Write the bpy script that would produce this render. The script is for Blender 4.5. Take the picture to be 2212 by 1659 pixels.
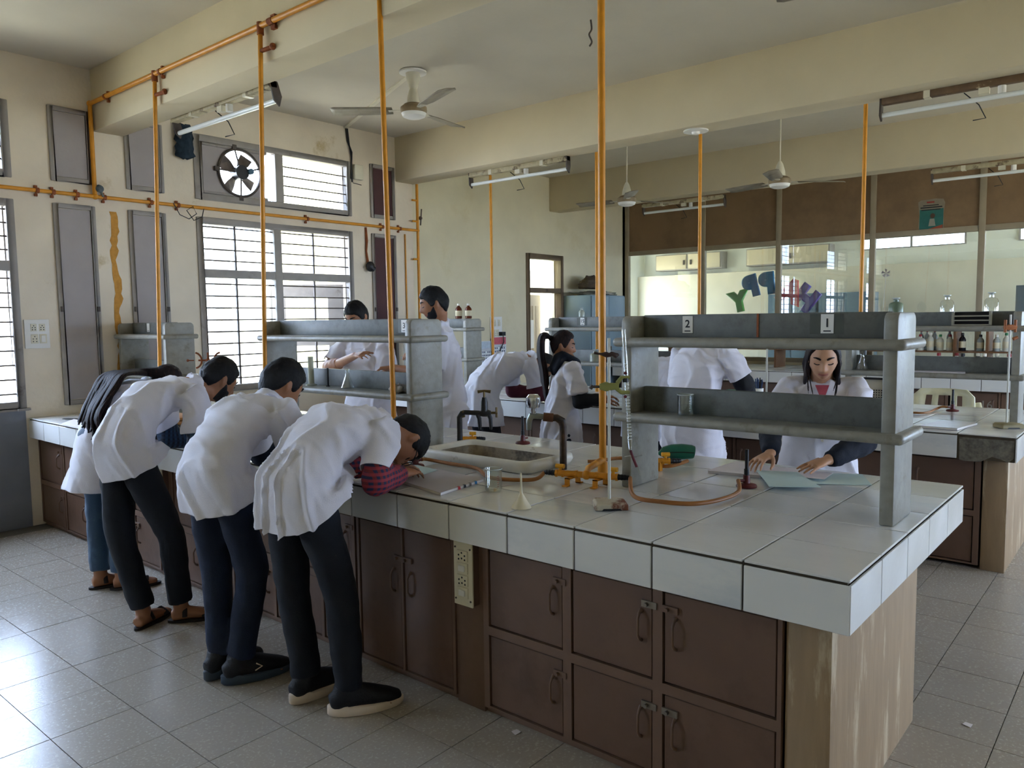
import bpy, bmesh, math, random
import numpy as np
from mathutils import Vector, Matrix, noise
random.seed(7)
for o in list(bpy.data.objects): bpy.data.objects.remove(o, do_unlink=True)
S = bpy.context.scene
COL = S.collection
# ------------------------------------------------------------------ camera
# rotation solved from the two vanishing points of the benches and the window wall
# x: along the window wall, y: along the benches towards the windows, z: up
FPX, CX, CY, CAMH = 1677.0, 1106.0, 829.5, 1.52
RW = np.array([[0.64515003, -0.07234555, 0.76062314],
               [-0.76394289, -0.04395551, 0.64378504],
               [-0.01314141, -0.99641058, -0.08362577]])
cam = bpy.data.cameras.new('camera'); cam_o = bpy.data.objects.new('camera', cam); COL.objects.link(cam_o)
cam.sensor_fit = 'HORIZONTAL'; cam.sensor_width = 36; cam.lens = FPX/2212*36; cam.clip_start = .05; cam.clip_end = 200
_m = Matrix.Identity(4)
for i in range(3):
    _m[i][0] = RW[i, 0]; _m[i][1] = -RW[i, 1]; _m[i][2] = -RW[i, 2]
_m[2][3] = CAMH
cam_o.matrix_world = _m
S.camera = cam_o
# ------------------------------------------------------------------ view, sky, sun, window daylight
S.view_settings.view_transform = 'Standard'; S.view_settings.look = 'None'
S.view_settings.gamma = 1; S.view_settings.use_curve_mapping = False
S.view_settings.exposure = 1.02
S.cycles.use_denoising = True
S.cycles.max_bounces = 10; S.cycles.diffuse_bounces = 6; S.cycles.glossy_bounces = 4
S.cycles.transmission_bounces = 8; S.cycles.transparent_max_bounces = 12
S.cycles.caustics_reflective = False; S.cycles.caustics_refractive = False
S.cycles.sample_clamp_indirect = 6.0
W = bpy.data.worlds.new('sky'); S.world = W; W.use_nodes = True
_bg = W.node_tree.nodes['Background']
_bg.inputs[0].default_value = (0.56, 0.71, 1.0, 1); _bg.inputs[1].default_value = 14.0
def daylight(name, loc, rot, sx, sy):                       # portal: guides sky light through a modelled wall opening
    l = bpy.data.lights.new(name, 'AREA'); l.shape = 'RECTANGLE'; l.size = sx; l.size_y = sy
    l.cycles.is_portal = True
    o = bpy.data.objects.new(name, l); COL.objects.link(o); o.location = loc; o.rotation_euler = rot
_R = math.radians
sun = bpy.data.lights.new('sun', 'SUN'); sun.energy = 12.0; sun.angle = _R(.6); sun.color = (1, .93, .82)
sun_o = bpy.data.objects.new('sun', sun); COL.objects.link(sun_o)
sun_o.rotation_euler = Vector((.40, .05, -.92)).to_track_quat('-Z', 'Y').to_euler()
for _n, _x0, _x1 in (('a', .40, 2.07), ('b', 3.475, 5.175), ('c', -2.9, -1.2)):
    daylight('daylight_' + _n + '_low', ((_x0+_x1)/2, 6.80, 1.68), (_R(-90), 0, 0), _x1-_x0, 1.54)
    daylight('daylight_' + _n + '_top', ((_x0+_x1)/2, 6.80, 2.88), (_R(-90), 0, 0), _x1-_x0, .56)
for _n, _x0, _x1 in (('e', 3.0, 4.0), ('f', 6.4, 9.2)):  # unseen rear openings, inferred from lit faces; the wider one added for light
    daylight('daylight_' + _n, ((_x0+_x1)/2, -4.8, 1.65), (_R(90), 0, 0), _x1-_x0, 1.5)
daylight('daylight_g', (13.1, 9.42, 1.75), (_R(-90), 0, 0), 3.6, 1.75)  # opening partly hidden, enlarged to brighten the next room
daylight('daylight_i', (13.2, -3.12, 1.9), (_R(90), 0, 0), 3.4, 2.0)  # portal of a hidden opening added to brighten the next room

# ------------------------------------------------------------------ pixel helpers (image 2212 x 1659)
def ray(p): return RW @ np.array([p[0]-CX, p[1]-CY, FPX])
def onx(p, x): r = ray(p); return Vector(np.array([0, 0, CAMH]) + r*(x/r[0]))
def ony(p, y): r = ray(p); return Vector(np.array([0, 0, CAMH]) + r*(y/r[1]))
def onz(p, z): r = ray(p); return Vector(np.array([0, 0, CAMH]) + r*((z-CAMH)/r[2]))

# ------------------------------------------------------------------ materials
def lin(c):
    if isinstance(c, str): c = [int(c[i:i+2], 16)/255 for i in (0, 2, 4)]
    return tuple((x/12.92 if x <= .04045 else ((x+.055)/1.055)**2.4) for x in c)
MATS = {}
def M(name, col, rough=.6, var=.08, scale=6, bump=0., bscale=40, metal=0., col2=None, edge=(.45, .62), stretch=None, alpha=None, trans=0, ior=1.45, spec=.5, rvar=0, emit=None, rand=False):
    """principled material: noise mottling of col, optional second colour in patches, fine bump"""
    if name in MATS: return MATS[name]
    m = bpy.data.materials.new(name); m.use_nodes = True; MATS[name] = m
    nt = m.node_tree; N = nt.nodes; L = nt.links; b = N['Principled BSDF']
    c = lin(col)
    tc = N.new('ShaderNodeTexCoord'); src = tc.outputs['Object']
    if rand:
        oi = N.new('ShaderNodeObjectInfo'); vm = N.new('ShaderNodeVectorMath'); vm.operation = 'SCALE'
        vm.inputs[0].default_value = (37, 17, 5); L.new(oi.outputs['Random'], vm.inputs['Scale'])
        va = N.new('ShaderNodeVectorMath'); L.new(src, va.inputs[0]); L.new(vm.outputs[0], va.inputs[1]); src = va.outputs[0]
    if stretch:
        mp = N.new('ShaderNodeMapping'); mp.inputs['Scale'].default_value = stretch; L.new(src, mp.inputs[0]); src = mp.outputs[0]
    n1 = N.new('ShaderNodeTexNoise'); n1.inputs['Scale'].default_value = scale; n1.inputs['Detail'].default_value = 6; L.new(src, n1.inputs[0])
    mx = N.new('ShaderNodeMix'); mx.data_type = 'RGBA'
    mx.inputs[6].default_value = tuple(x*(1-var) for x in c)+(1,); mx.inputs[7].default_value = tuple(min(1, x*(1+var)) for x in c)+(1,)
    cr0 = N.new('ShaderNodeMapRange'); cr0.inputs[1].default_value = .3; cr0.inputs[2].default_value = .7
    L.new(n1.outputs[0], cr0.inputs[0]); L.new(cr0.outputs[0], mx.inputs[0])
    out = mx.outputs[2]
    if col2:
        n2 = N.new('ShaderNodeTexNoise'); n2.inputs['Scale'].default_value = scale*.45; n2.inputs['Detail'].default_value = 9; n2.inputs['Roughness'].default_value = .68; L.new(src, n2.inputs[0])
        mr = N.new('ShaderNodeMapRange'); mr.inputs[1].default_value = edge[0]; mr.inputs[2].default_value = edge[1]; L.new(n2.outputs[0], mr.inputs[0])
        m2 = N.new('ShaderNodeMix'); m2.data_type = 'RGBA'; L.new(mr.outputs[0], m2.inputs[0]); L.new(out, m2.inputs[6]); m2.inputs[7].default_value = lin(col2)+(1,); out = m2.outputs[2]
    L.new(out, b.inputs['Base Color'])
    b.inputs['Roughness'].default_value = rough; b.inputs['Metallic'].default_value = metal
    b.inputs['Specular IOR Level'].default_value = spec; b.inputs['IOR'].default_value = ior
    if rvar:
        mr2 = N.new('ShaderNodeMapRange'); mr2.inputs[1].default_value = .3; mr2.inputs[2].default_value = .7
        mr2.inputs[3].default_value = max(0, rough-rvar); mr2.inputs[4].default_value = min(1, rough+rvar); L.new(n1.outputs[0], mr2.inputs[0]); L.new(mr2.outputs[0], b.inputs['Roughness'])
    if trans: b.inputs['Transmission Weight'].default_value = trans
    if alpha is not None: b.inputs['Alpha'].default_value = alpha
    if emit: b.inputs['Emission Color'].default_value = lin(emit[0])+(1,); b.inputs['Emission Strength'].default_value = emit[1]
    if bump:
        n3 = N.new('ShaderNodeTexNoise'); n3.inputs['Scale'].default_value = bscale; n3.inputs['Detail'].default_value = 4; L.new(src, n3.inputs[0])
        bp = N.new('ShaderNodeBump'); bp.inputs['Strength'].default_value = bump; bp.inputs['Distance'].default_value = .01; L.new(n3.outputs[0], bp.inputs['Height']); L.new(bp.outputs[0], b.inputs['Normal'])
    return m
def glass(name, tint=(1, 1, 1), refl=.08, rough=0.0, dirt=0.0):
    """thin clear glass: mostly see-through with a mirror sheen"""
    if name in MATS: return MATS[name]
    m = bpy.data.materials.new(name); m.use_nodes = True; MATS[name] = m
    nt = m.node_tree; N = nt.nodes; L = nt.links; N.clear()
    o = N.new('ShaderNodeOutputMaterial'); t = N.new('ShaderNodeBsdfTransparent'); g = N.new('ShaderNodeBsdfGlossy'); g.inputs['Roughness'].default_value = rough
    t.inputs[0].default_value = tuple(tint)+(1,)
    lw = N.new('ShaderNodeLayerWeight'); lw.inputs[0].default_value = .35
    mr = N.new('ShaderNodeMapRange'); mr.inputs[3].default_value = refl; mr.inputs[4].default_value = .9; L.new(lw.outputs['Facing'], mr.inputs[0])
    pw = N.new('ShaderNodeMath'); pw.operation = 'POWER'; pw.inputs[1].default_value = 2.0; L.new(lw.outputs['Facing'], pw.inputs[0]); L.new(pw.outputs[0], mr.inputs[0])
    mx = N.new('ShaderNodeMixShader'); L.new(mr.outputs[0], mx.inputs[0]); L.new(t.outputs[0], mx.inputs[1]); L.new(g.outputs[0], mx.inputs[2])
    last = mx.outputs[0]
    if dirt:
        d = N.new('ShaderNodeBsdfDiffuse'); d.inputs[0].default_value = (.6, .6, .55, 1); m3 = N.new('ShaderNodeMixShader'); m3.inputs[0].default_value = dirt
        L.new(last, m3.inputs[1]); L.new(d.outputs[0], m3.inputs[2]); last = m3.outputs[0]
    L.new(last, o.inputs[0])
    return m

# ------------------------------------------------------------------ mesh builder
class MB:
    def __init__(s): s.v = []; s.f = []; s.m = []; s.k = 0
    def add(s, vs, fs):
        n = len(s.v); s.v += [tuple(v) for v in vs]; s.f += [tuple(i+n for i in f) for f in fs]; s.m += [s.k]*len(fs); return s
    def mat(s, k): s.k = k; return s
    def box(s, a, b):
        x0, y0, z0 = a; x1, y1, z1 = b
        return s.add([(x0, y0, z0), (x1, y0, z0), (x1, y1, z0), (x0, y1, z0), (x0, y0, z1), (x1, y0, z1), (x1, y1, z1), (x0, y1, z1)],
                     [(0, 3, 2, 1), (4, 5, 6, 7), (0, 1, 5, 4), (1, 2, 6, 5), (2, 3, 7, 6), (3, 0, 4, 7)])
    def prism(s, pts, axis, a, b):
        """extrude polygon (u,v) along axis 0/1/2 from a to b"""
        def P(u, v, w): return {0: (w, u, v), 1: (u, w, v), 2: (u, v, w)}[axis]
        n = len(pts); vs = [P(u, v, a) for u, v in pts]+[P(u, v, b) for u, v in pts]
        return s.add(vs, [tuple(range(n))[::-1], tuple(range(n, 2*n))]+[(i, (i+1) % n, n+(i+1) % n, n+i) for i in range(n)])
    def loft(s, pts, rad, n=12, ref=None, caps=True, sq=1.0):
        """tube through pts, rad: r or (r_ref, r_other) per point; ref: vector (or list) giving first axis"""
        pts = [Vector(p) for p in pts]; R = []
        for i, p in enumerate(pts):
            t = (pts[min(i+1, len(pts)-1)]-pts[max(i-1, 0)]).normalized()
            r0 = ref[i] if isinstance(ref, (list, tuple)) and not isinstance(ref[0], (int, float)) else ref
            a = Vector(r0) if r0 is not None else (R and R[-1] or (Vector((1, 0, 0)) if abs(t.x) < .8 else Vector((0, 1, 0))))
            a = (a - t*a.dot(t)).normalized(); R.append(a); b = t.cross(a)
            r = rad[i] if isinstance(rad, (list, tuple)) else rad
            ra, rb = r if isinstance(r, (tuple, list)) else (r, r)
            if i == 0: vs = []
            for k in range(n):
                th = 2*math.pi*k/n; c_, s_ = math.cos(th), math.sin(th); vs.append(p + a*(ra*math.copysign(abs(c_)**sq, c_)) + b*(rb*math.copysign(abs(s_)**sq, s_)))
        m = len(pts); fs = [(i*n+k, i*n+(k+1) % n, (i+1)*n+(k+1) % n, (i+1)*n+k) for i in range(m-1) for k in range(n)]
        if caps: fs += [tuple(range(n))[::-1], tuple((m-1)*n+k for k in range(n))]
        return s.add(vs, fs)
    def cyl(s, p0, p1, r, r1=None, n=16): return s.loft([p0, p1], [r, r if r1 is None else r1], n)
    def sphere(s, c, r, nu=16, nv=10):
        r = r if isinstance(r, (tuple, list)) else (r, r, r); vs = [(c[0], c[1], c[2]-r[2])]
        for j in range(1, nv):
            a = -math.pi/2+math.pi*j/nv
            for i in range(nu):
                b = 2*math.pi*i/nu; vs.append((c[0]+r[0]*math.cos(a)*math.cos(b), c[1]+r[1]*math.cos(a)*math.sin(b), c[2]+r[2]*math.sin(a)))
        vs.append((c[0], c[1], c[2]+r[2])); t = len(vs)-1; fs = []
        for i in range(nu): fs.append((0, 1+(i+1) % nu, 1+i)); fs.append((t, 1+(nv-2)*nu+i, 1+(nv-2)*nu+(i+1) % nu))
        for j in range(nv-2):
            for i in range(nu): fs.append((1+j*nu+i, 1+j*nu+(i+1) % nu, 1+(j+1)*nu+(i+1) % nu, 1+(j+1)*nu+i))
        return s.add(vs, fs)
    def lathe(s, c, prof, n=24, close=False):
        """revolve (r,z) profile about the vertical through c"""
        vs = []
        for r, z in prof:
            for k in range(n): th = 2*math.pi*k/n; vs.append((c[0]+r*math.cos(th), c[1]+r*math.sin(th), c[2]+z))
        m = len(prof); fs = [(i*n+k, i*n+(k+1) % n, (i+1)*n+(k+1) % n, (i+1)*n+k) for i in range(m-1) for k in range(n)]
        if close: fs += [((m-1)*n+k, (m-1)*n+(k+1) % n, (k+1) % n, k) for k in range(n)]
        else:
            if prof[0][0] > 1e-5: fs.append(tuple(range(n))[::-1])
            if prof[-1][0] > 1e-5: fs.append(tuple((m-1)*n+k for k in range(n)))
        return s.add(vs, fs)
    def build(s, name, mats, parent=None, org=(0, 0, 0), smooth=False, bevel=0, seg=2, angle=35):
        me = bpy.data.meshes.new(name)
        ox, oy, oz = org
        me.from_pydata([(v[0]-ox, v[1]-oy, v[2]-oz) for v in s.v], [], s.f)
        for m in (mats if isinstance(mats, (list, tuple)) else [mats]): me.materials.append(m)
        me.polygons.foreach_set('material_index', s.m)
        if bevel:
            bm = bmesh.new(); bm.from_mesh(me); bmesh.ops.remove_doubles(bm, verts=bm.verts, dist=1e-5)
            es = [e for e in bm.edges if len(e.link_faces) == 2 and e.calc_face_angle(0) > math.radians(30)]
            bmesh.ops.bevel(bm, geom=es, offset=bevel, segments=seg, profile=.5, affect='EDGES', clamp_overlap=True); bm.to_mesh(me); bm.free()
        me.update()
        o = bpy.data.objects.new(name, me); COL.objects.link(o)
        if parent is None: o.location = org
        else: o.parent = parent; o.location = Vector(org)-Vector(parent['_org'])
        if smooth or bevel: shade(me, angle)
        return o
def shade(me, angle=35):
    bm = bmesh.new(); bm.from_mesh(me); bmesh.ops.recalc_face_normals(bm, faces=bm.faces)
    lim = math.radians(angle)
    for f in bm.faces: f.smooth = True
    for e in bm.edges: e.smooth = not (len(e.link_faces) == 2 and e.calc_face_angle(0) > lim)
    bm.to_mesh(me); bm.free()
LABELS = {}
def tag(o, label=None, cat=None, group=None, kind=None):
    if label: o['label'] = label
    if cat: o['category'] = cat
    if group: o['group'] = group
    if kind: o['kind'] = kind
    return o
def thing(name, label, cat, loc=(0, 0, 0), group=None, kind=None, rz=0):
    o = bpy.data.objects.new(name, None); COL.objects.link(o); o.location = loc; o.empty_display_size = .05
    o['_org'] = list(loc); o.rotation_euler.z = rz
    return tag(o, label, cat, group, kind)
def part(mb, name, mats, par, **kw):
    """child mesh given in world coordinates of an unrotated thing (or in local ones when the thing sits at its own origin)"""
    org = kw.pop('org', par['_org']); o = mb.build(name, mats, par, org=org, **kw); o['_org'] = list(org); return o
def solo(mb, name, mats, label, cat, org=(0, 0, 0), group=None, kind=None, **kw):
    o = mb.build(name, mats, None, org=org, **kw); o['_org'] = list(org); return tag(o, label, cat, group, kind)
def struct(mb, name, mats, label=None, cat=None, **kw):
    o = mb.build(name, mats, None, **kw); o['_org'] = list(kw.get('org', (0, 0, 0))); return tag(o, label, cat, kind='structure')
def clone(o, loc=None, rz=None, label=None, parent=None, group=None):
    c = o.copy(); COL.objects.link(c)
    if parent is not None: c.parent = parent
    if loc is not None: c.location = loc; c['_org'] = list(loc)
    if rz is not None: c.rotation_euler.z = rz
    if label: c['label'] = label
    if group: c['group'] = group
    for ch in list(o.children): clone(ch, parent=c)
    return c
def text_mesh(txt, size, name, mat, parent, loc, rot, ext=.0006, bold=False):
    """lettering as thin raised print"""
    cu = bpy.data.curves.new(name, 'FONT'); cu.body = txt; cu.size = size; cu.align_x = 'CENTER'; cu.align_y = 'CENTER'; cu.extrude = ext; cu.resolution_u = 3
    if bold: cu.offset = size*.018
    t = bpy.data.objects.new(name, cu); COL.objects.link(t)
    me = bpy.data.meshes.new_from_object(t); bpy.data.objects.remove(t)
    me.materials.append(mat)
    o = bpy.data.objects.new(name, me); COL.objects.link(o); o.parent = parent; o.rotation_euler = rot
    o.location = Vector(loc)-Vector(parent['_org']) if parent is not None else loc
    return o
def holes_wall(axis, c0, c1, u0, u1, z0, z1, holes, mb=None):
    """wall slab between planes c0,c1 of the given axis, with rectangular holes (u0,u1,z0,z1)"""
    mb = mb or MB(); us = sorted({u0, u1, *[h[0] for h in holes], *[h[1] for h in holes]}); zs = sorted({z0, z1, *[h[2] for h in holes], *[h[3] for h in holes]})
    us = [u for u in us if u0 <= u <= u1]; zs = [z for z in zs if z0 <= z <= z1]
    for i in range(len(us)-1):
        run = None
        for j in range(len(zs)-1):
            um, zm = (us[i]+us[i+1])/2, (zs[j]+zs[j+1])/2
            if any(h[0] < um < h[1] and h[2] < zm < h[3] for h in holes): continue
            if axis == 1: mb.box((us[i], c0, zs[j]), (us[i+1], c1, zs[j+1]))
            else: mb.box((c0, us[i], zs[j]), (c1, us[i+1], zs[j+1]))
    return mb
# ================================================================== SETTING
YW, YB, XP = 6.53, 6.80, 10.9            # window wall, back wall, partition
ZC, ZB = 3.50, 3.03                       # ceiling, beam undersides
m_wall = M('wall_paint', 'd9cfb0', .85, .05, 3, .15, 25, col2='cfc29a', edge=(.58, .75))
m_wallw = M('window_wall_paint', 'dfd2bc', .85, .06, 3, .2, 30, col2='b39c68', edge=(.62, .72))
m_ceil = M('ceiling_paint', 'cbc3b0', .9, .04, 2, .1, 20)
m_beam = M('beam_paint', 'd0c3a4', .85, .05, 2, .1, 20)
m_dado = M('dado_paint', '7b7f88', .6, .1, 4, .1, 30)
m_frame = M('grey_frame_paint', '979089', .55, .1, 9, .15, 30, col2='6a6058', edge=(.6, .7))
m_board = M('grey_board', 'a59d9a', .8, .05, 4, .1, 50)
m_maroon = M('maroon_board', '4a2a2a', .7, .1, 4, .1, 50)
m_iron = M('dark_iron', '4a4038', .6, .2, 20, .2, 60)
m_orange = M('orange_pipe_paint', 'd18c22', .38, .12, 14, .15, 40, col2='95591a', edge=(.62, .74))
m_rust = M('rusty_clamp', '8a4a22', .75, .25, 30, .3, 60)
m_white = M('white_plastic', 'e4e2dc', .35, .03, 8)
m_ivory = M('ivory_plastic', 'd9d2ba', .4, .06, 8)
m_black = M('black_plastic', '18181a', .45, .15, 12)
m_brownboard = M('brown_hardboard', '8b7050', .7, .06, 2.5, .1, 60, col2='7d6448', edge=(.45, .6))
m_mull = M('partition_frame_paint', 'a0937a', .5, .08, 6, .1, 30)
m_glass = glass('window_glass', (.97, .99, .98), .05)
m_pglass = glass('partition_glass', (.93, .96, .95), .07, dirt=.05)

# floor: 12 inch cast tiles, grout between, near ones as single tiles
m_floor = M('floor_tile', 'a69e93', .24, .05, 95, .03, 220, rvar=.06, rand=True)
m_grout = M('floor_grout', '655f56', .8, .1, 12)
fl = struct(MB().box((-4.2, -4.7, -.12), (16, 9.5, -.006)), 'floor', m_grout, 'grey speckled cast tile floor', 'floor')
TP = .297
def floor_tile_mesh():
    g = .0016
    return MB().prism([(g, g), (TP-g, g), (TP-g, TP-g), (g, TP-g)], 2, -.012, 0)
ft0 = None; others = MB(); nt = 0
x_o, y_o = 1.28, 2.486
for i in range(-19, 50):
    for j in range(-25, 15):
        x, y = x_o+i*TP, y_o+j*TP
        if x+TP > XP-.05 or y+TP > YW+.02 or x < -4.1 or y < -4.6: continue
        r = RW.T @ (np.array([x+TP/2, y+TP/2, -CAMH])); u = CX+FPX*r[0]/r[2] if r[2] > .2 else -9e9; v = CY+FPX*r[1]/r[2] if r[2] > .2 else 9e9
        left = x+TP < 2.16 and -.3 < x
        right = 3.05 < x < 5.3 and y < 3.2
        seen = r[2] > .2 and -90 < u < 2300 and v < 1800 and (left or right)
        if seen and nt < 290:
            if ft0 is None: ft0 = floor_tile_mesh().build('floor_tile', m_floor, fl, org=(0, 0, 0)); o = ft0
            else: o = ft0.copy(); COL.objects.link(o)
            o.location = (x, y, random.uniform(-.0006, .0006)); nt += 1
        else:
            others.box((x+.0016, y+.0016, -.012), (x+TP-.0016, y+TP-.0016, 0))
oo = others.build('floor_tile_far', m_floor, fl); oo['kind'] = 'stuff'

cl = struct(MB().box((-4.2, -4.7, ZC), (XP+.1, 6.9, ZC+.15)), 'ceiling', m_ceil, 'off-white plastered ceiling between beams', 'ceiling')
for n, (x0, x1) in enumerate(((-.46, -.2), (2.66, 2.90), (5.79, 6.06), (8.90, 9.15)), 1):
    struct(MB().box((x0, -4.6, ZB), (x1, 6.62 if x1 < 6.05 else YB, ZC+.02)), 'trim_%d' % n, m_beam, ['cream concrete beam above the camera', 'cream concrete beam carrying the orange gas pipe', 'cream concrete beam across the middle of the ceiling', 'far cream concrete beam before the brown partition'][n-1], 'beam', bevel=.012)

# window wall
WINS = [(.40, 2.07), (3.475, 5.175), (-2.9, -1.2)]
PANELS = [(2.33, 2.637), (2.89, 3.203), (5.425, 5.765)]
hol = []
for a, b in WINS: hol += [(a, b, .90, 2.445), (a, b, 2.60, 3.155)]
struct(holes_wall(1, YW, YW+.24, -4.2, 6.03, 0, ZC+.1, hol), 'wall_window', m_wallw, 'cream wall with barred windows and stained patches', 'wall')
struct(holes_wall(1, YB, YB+.2, 6.0, XP+.06, 0, ZC+.1, [(8.36, 9.21, 0, 2.42)], MB().box((5.83, YW+.2, 0), (6.03, YB+.2, ZC+.1))), 'wall_back', m_wall, 'plain cream back wall with a narrow door', 'wall')
struct(MB().box((-4.3, -4.7, 0), (-4.1, 6.8, ZC+.1)), 'wall_left', m_wall)
struct(holes_wall(1, -4.8, -4.6, -4.2, XP+.1, 0, ZC+.1, [(3.0, 4.0, .9, 2.4), (6.4, 9.2, .9, 2.4)]), 'wall_rear', m_wall)  # wide rear opening added to brighten the back wall
struct(MB().box((-4.1, YW-.006, 0), (2.06, YW, .885)), 'baseboard_window', m_dado, 'dark grey painted lower wall beside the bench', 'wall paint')
struct(MB().box((2.0, YW-.05, .885), (2.07, YW, .9)).box((.35, YW-.03, .885), (2.09, YW, .9)), 'trim_5', m_frame)

def window(n, x0, x1, label, zoff=0, fan=False):
    w = thing('window_%d' % n, label, 'window', ((x0+x1)/2, YW, .9), kind='structure')
    y0, y1, t = YW-.015, YW+.06, .055
    for z0, z1 in ((.90, 2.445), (2.60, 3.155)):
        part(MB().box((x0, y0, z0), (x0+t, y1, z1)).box((x1-t, y0, z0), (x1, y1, z1)).box((x0+t, y0, z1-t), (x1-t, y1, z1)).box((x0+t, y0, z0), (x1-t, y1, z0+t)), 'window_frame', m_frame, w, bevel=.006)
    xm = (x0+x1)/2-.045
    part(MB().box((xm-.04, y0, .955), (xm+.04, y1, 2.39)), 'mullion', m_frame, w, bevel=.005)
    part(MB().box((x0+t, y0, 1.92), (xm-.04, y1, 1.995)).box((xm+.04, y0, 1.92), (x1-t, y1, 1.995)), 'transom', m_frame, w, bevel=.005)
    part(MB().box((xm+.0, y0, 2.655), (xm+.085, y1, 3.10)), 'mullion', m_frame, w, bevel=.005)
    zz = [1.01+i*.107 for i in range(9)]+[2.075+i*.098 for i in range(4)]
    for z in zz:
        part(MB().cyl((x0+.03, YW+.02, z), (x1-.03, YW+.02, z), .0065, n=8), 'grille_bar', m_iron, w)
    for xx in (xm-.43, xm+.42):
        part(MB().box((xx-.008, YW+.012, .955), (xx+.008, YW+.03, 1.92)).box((xx-.008, YW+.012, 1.995), (xx+.008, YW+.03, 2.39)), 'grille_upright', m_iron, w)
    for z in (2.73, 2.82, 2.91, 3.0):
        if fan: part(MB().cyl((xm+.08, YW+.02, z), (x1-.05, YW+.02, z), .0065, n=8), 'grille_bar', m_iron, w)
        else: part(MB().cyl((x0+.05, YW+.02, z), (x1-.05, YW+.02, z), .0065, n=8), 'grille_bar', m_iron, w)
    if not fan: part(MB().box((x0+t, YW+.03, 2.655), (x1-t, YW+.034, 3.10)), 'pane', m_glass, w)
    part(MB().box((x0+t, YW+.038, .955), (xm-.03, YW+.042, 2.39)), 'pane', m_glass, w)
    return w
window(1, .40, 2.07, 'barred window at the left edge of the room')
w2 = window(2, 3.475, 5.175, 'big barred window with an exhaust fan above it', fan=True)
window(3, -2.9, -1.2, 'barred window farther left along the wall')
# upper light of the big window: board with exhaust fan, bright slit, wire mesh
fc = Vector((3.917, YW, 2.875)); fr = .205
x0, x1, z0, z1 = 3.53, 4.155, 2.655, 3.10
pts_o, pts_i = [], []
NB = 48
for k in range(NB):
    a = 2*math.pi*k/NB; c, s_ = math.cos(a), math.sin(a)
    tt = min(((x1-fc.x)/c if c > 1e-6 else (x0-fc.x)/c if c < -1e-6 else 9), ((z1-fc.z)/s_ if s_ > 1e-6 else (z0-fc.z)/s_ if s_ < -1e-6 else 9))
    pts_o.append((fc.x+c*tt, fc.z+s_*tt)); pts_i.append((fc.x+fr*c, fc.z+fr*s_))
mb = MB(); vs = []
for y in (YW+.01, YW+.03): vs += [(u, y, v) for u, v in pts_o]+[(u, y, v) for u, v in pts_i]
fs = []
for k in range(NB):
    q = (k+1) % NB
    fs += [(k, q, NB+q, NB+k), (2*NB+k, 3*NB+k, 3*NB+q, 2*NB+q), (NB+k, NB+q, 3*NB+q, 3*NB+k), (k, 2*NB+k, 2*NB+q, q)]
mb.add(vs, fs)
for cx_, cz_ in ((x0, z0), (x1, z0), (x1, z1), (x0, z1)): pass
part(mb, 'fan_board', m_board, w2)
part(MB().box((3.50, YW-.004, 2.64), (3.56, YW+.03, 3.11)).box((3.56, YW-.004, 3.075), (4.2, YW+.03, 3.11)).box((3.56, YW-.004, 2.64), (4.2, YW+.03, 2.68)), 'fan_board_frame', m_frame, w2, bevel=.004)
mesh = MB()
for i in range(46): x = 4.37+i*.0165; mesh.box((x, YW+.07, 2.655), (x+.0022, YW+.072, 3.10))
for i in range(27): z = 2.66+i*.0165; mesh.box((4.37, YW+.07, z), (5.12, YW+.072, z+.0022))
o = part(mesh, 'wire_mesh', M('wire', '7f8890', .5, .1, 10), w2); o['kind'] = 'stuff'
# opened casement leaf seen through the right half of the window
leaf = MB(); hx, hy = 5.10, YW+.08; dx, dy = -.62, .42; L_ = math.hypot(dx, dy); ux, uy = dx/L_, dy/L_
def leafbox(mb, a, b, z0, z1, th=.035):
    nx, ny = -uy*th/2, ux*th/2; P = []
    for z in (z0, z1): P += [(hx+ux*a+nx, hy+uy*a+ny, z), (hx+ux*b+nx, hy+uy*b+ny, z), (hx+ux*b-nx, hy+uy*b-ny, z), (hx+ux*a-nx, hy+uy*a-ny, z)]
    mb.add(P, [(0, 3, 2, 1), (4, 5, 6, 7), (0, 1, 5, 4), (1, 2, 6, 5), (2, 3, 7, 6), (3, 0, 4, 7)])
for a, b, c, d in ((0, .16, .92, 1.9), (.58, .74, .92, 1.9), (.16, .58, 1.76, 1.9), (.16, .58, 1.27, 1.33), (.16, .58, .92, 1.02)): leafbox(leaf, a, b, c, d)
part(leaf, 'casement_leaf', m_frame, w2)
pn = MB(); leafbox(pn, .16, .58, 1.33, 1.76, .006); part(pn, 'pane', m_glass, w2)
pn = MB(); leafbox(pn, .16, .58, 1.02, 1.27, .006); part(pn, 'pane', m_glass, w2)
# exhaust fan
ef = thing('exhaust_fan', 'black bladed exhaust fan in the round hole above the big window', 'exhaust fan', fc)
mb = MB(); ring = [fc+Vector((fr*1.02*math.cos(2*math.pi*k/40), -.005, fr*1.02*math.sin(2*math.pi*k/40))) for k in range(41)]
part(mb.loft(ring, .012, 8), 'rim', m_iron, ef, smooth=True)
for k in range(4):
    a = math.pi/4+k*math.pi/2+.2; P = []
    for rr, wd, tw in ((.05, .025, .015), (.12, .048, .022), (.185, .055, .018)):
        for sg in (-1, 1): P.append(fc+Vector((rr*math.cos(a)-sg*wd*math.sin(a), .05+sg*tw, rr*math.sin(a)+sg*wd*math.cos(a))))
    bl = MB().add(P, [(0, 1, 3, 2), (2, 3, 5, 4)]); b = part(bl, 'blade', m_iron, ef); md = b.modifiers.new('t', 'SOLIDIFY'); md.thickness = .004
part(MB().cyl(fc+Vector((0, -.05, 0)), fc+Vector((0, .06, 0)), .065, .06), 'motor', m_black, ef, smooth=True)
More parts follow.
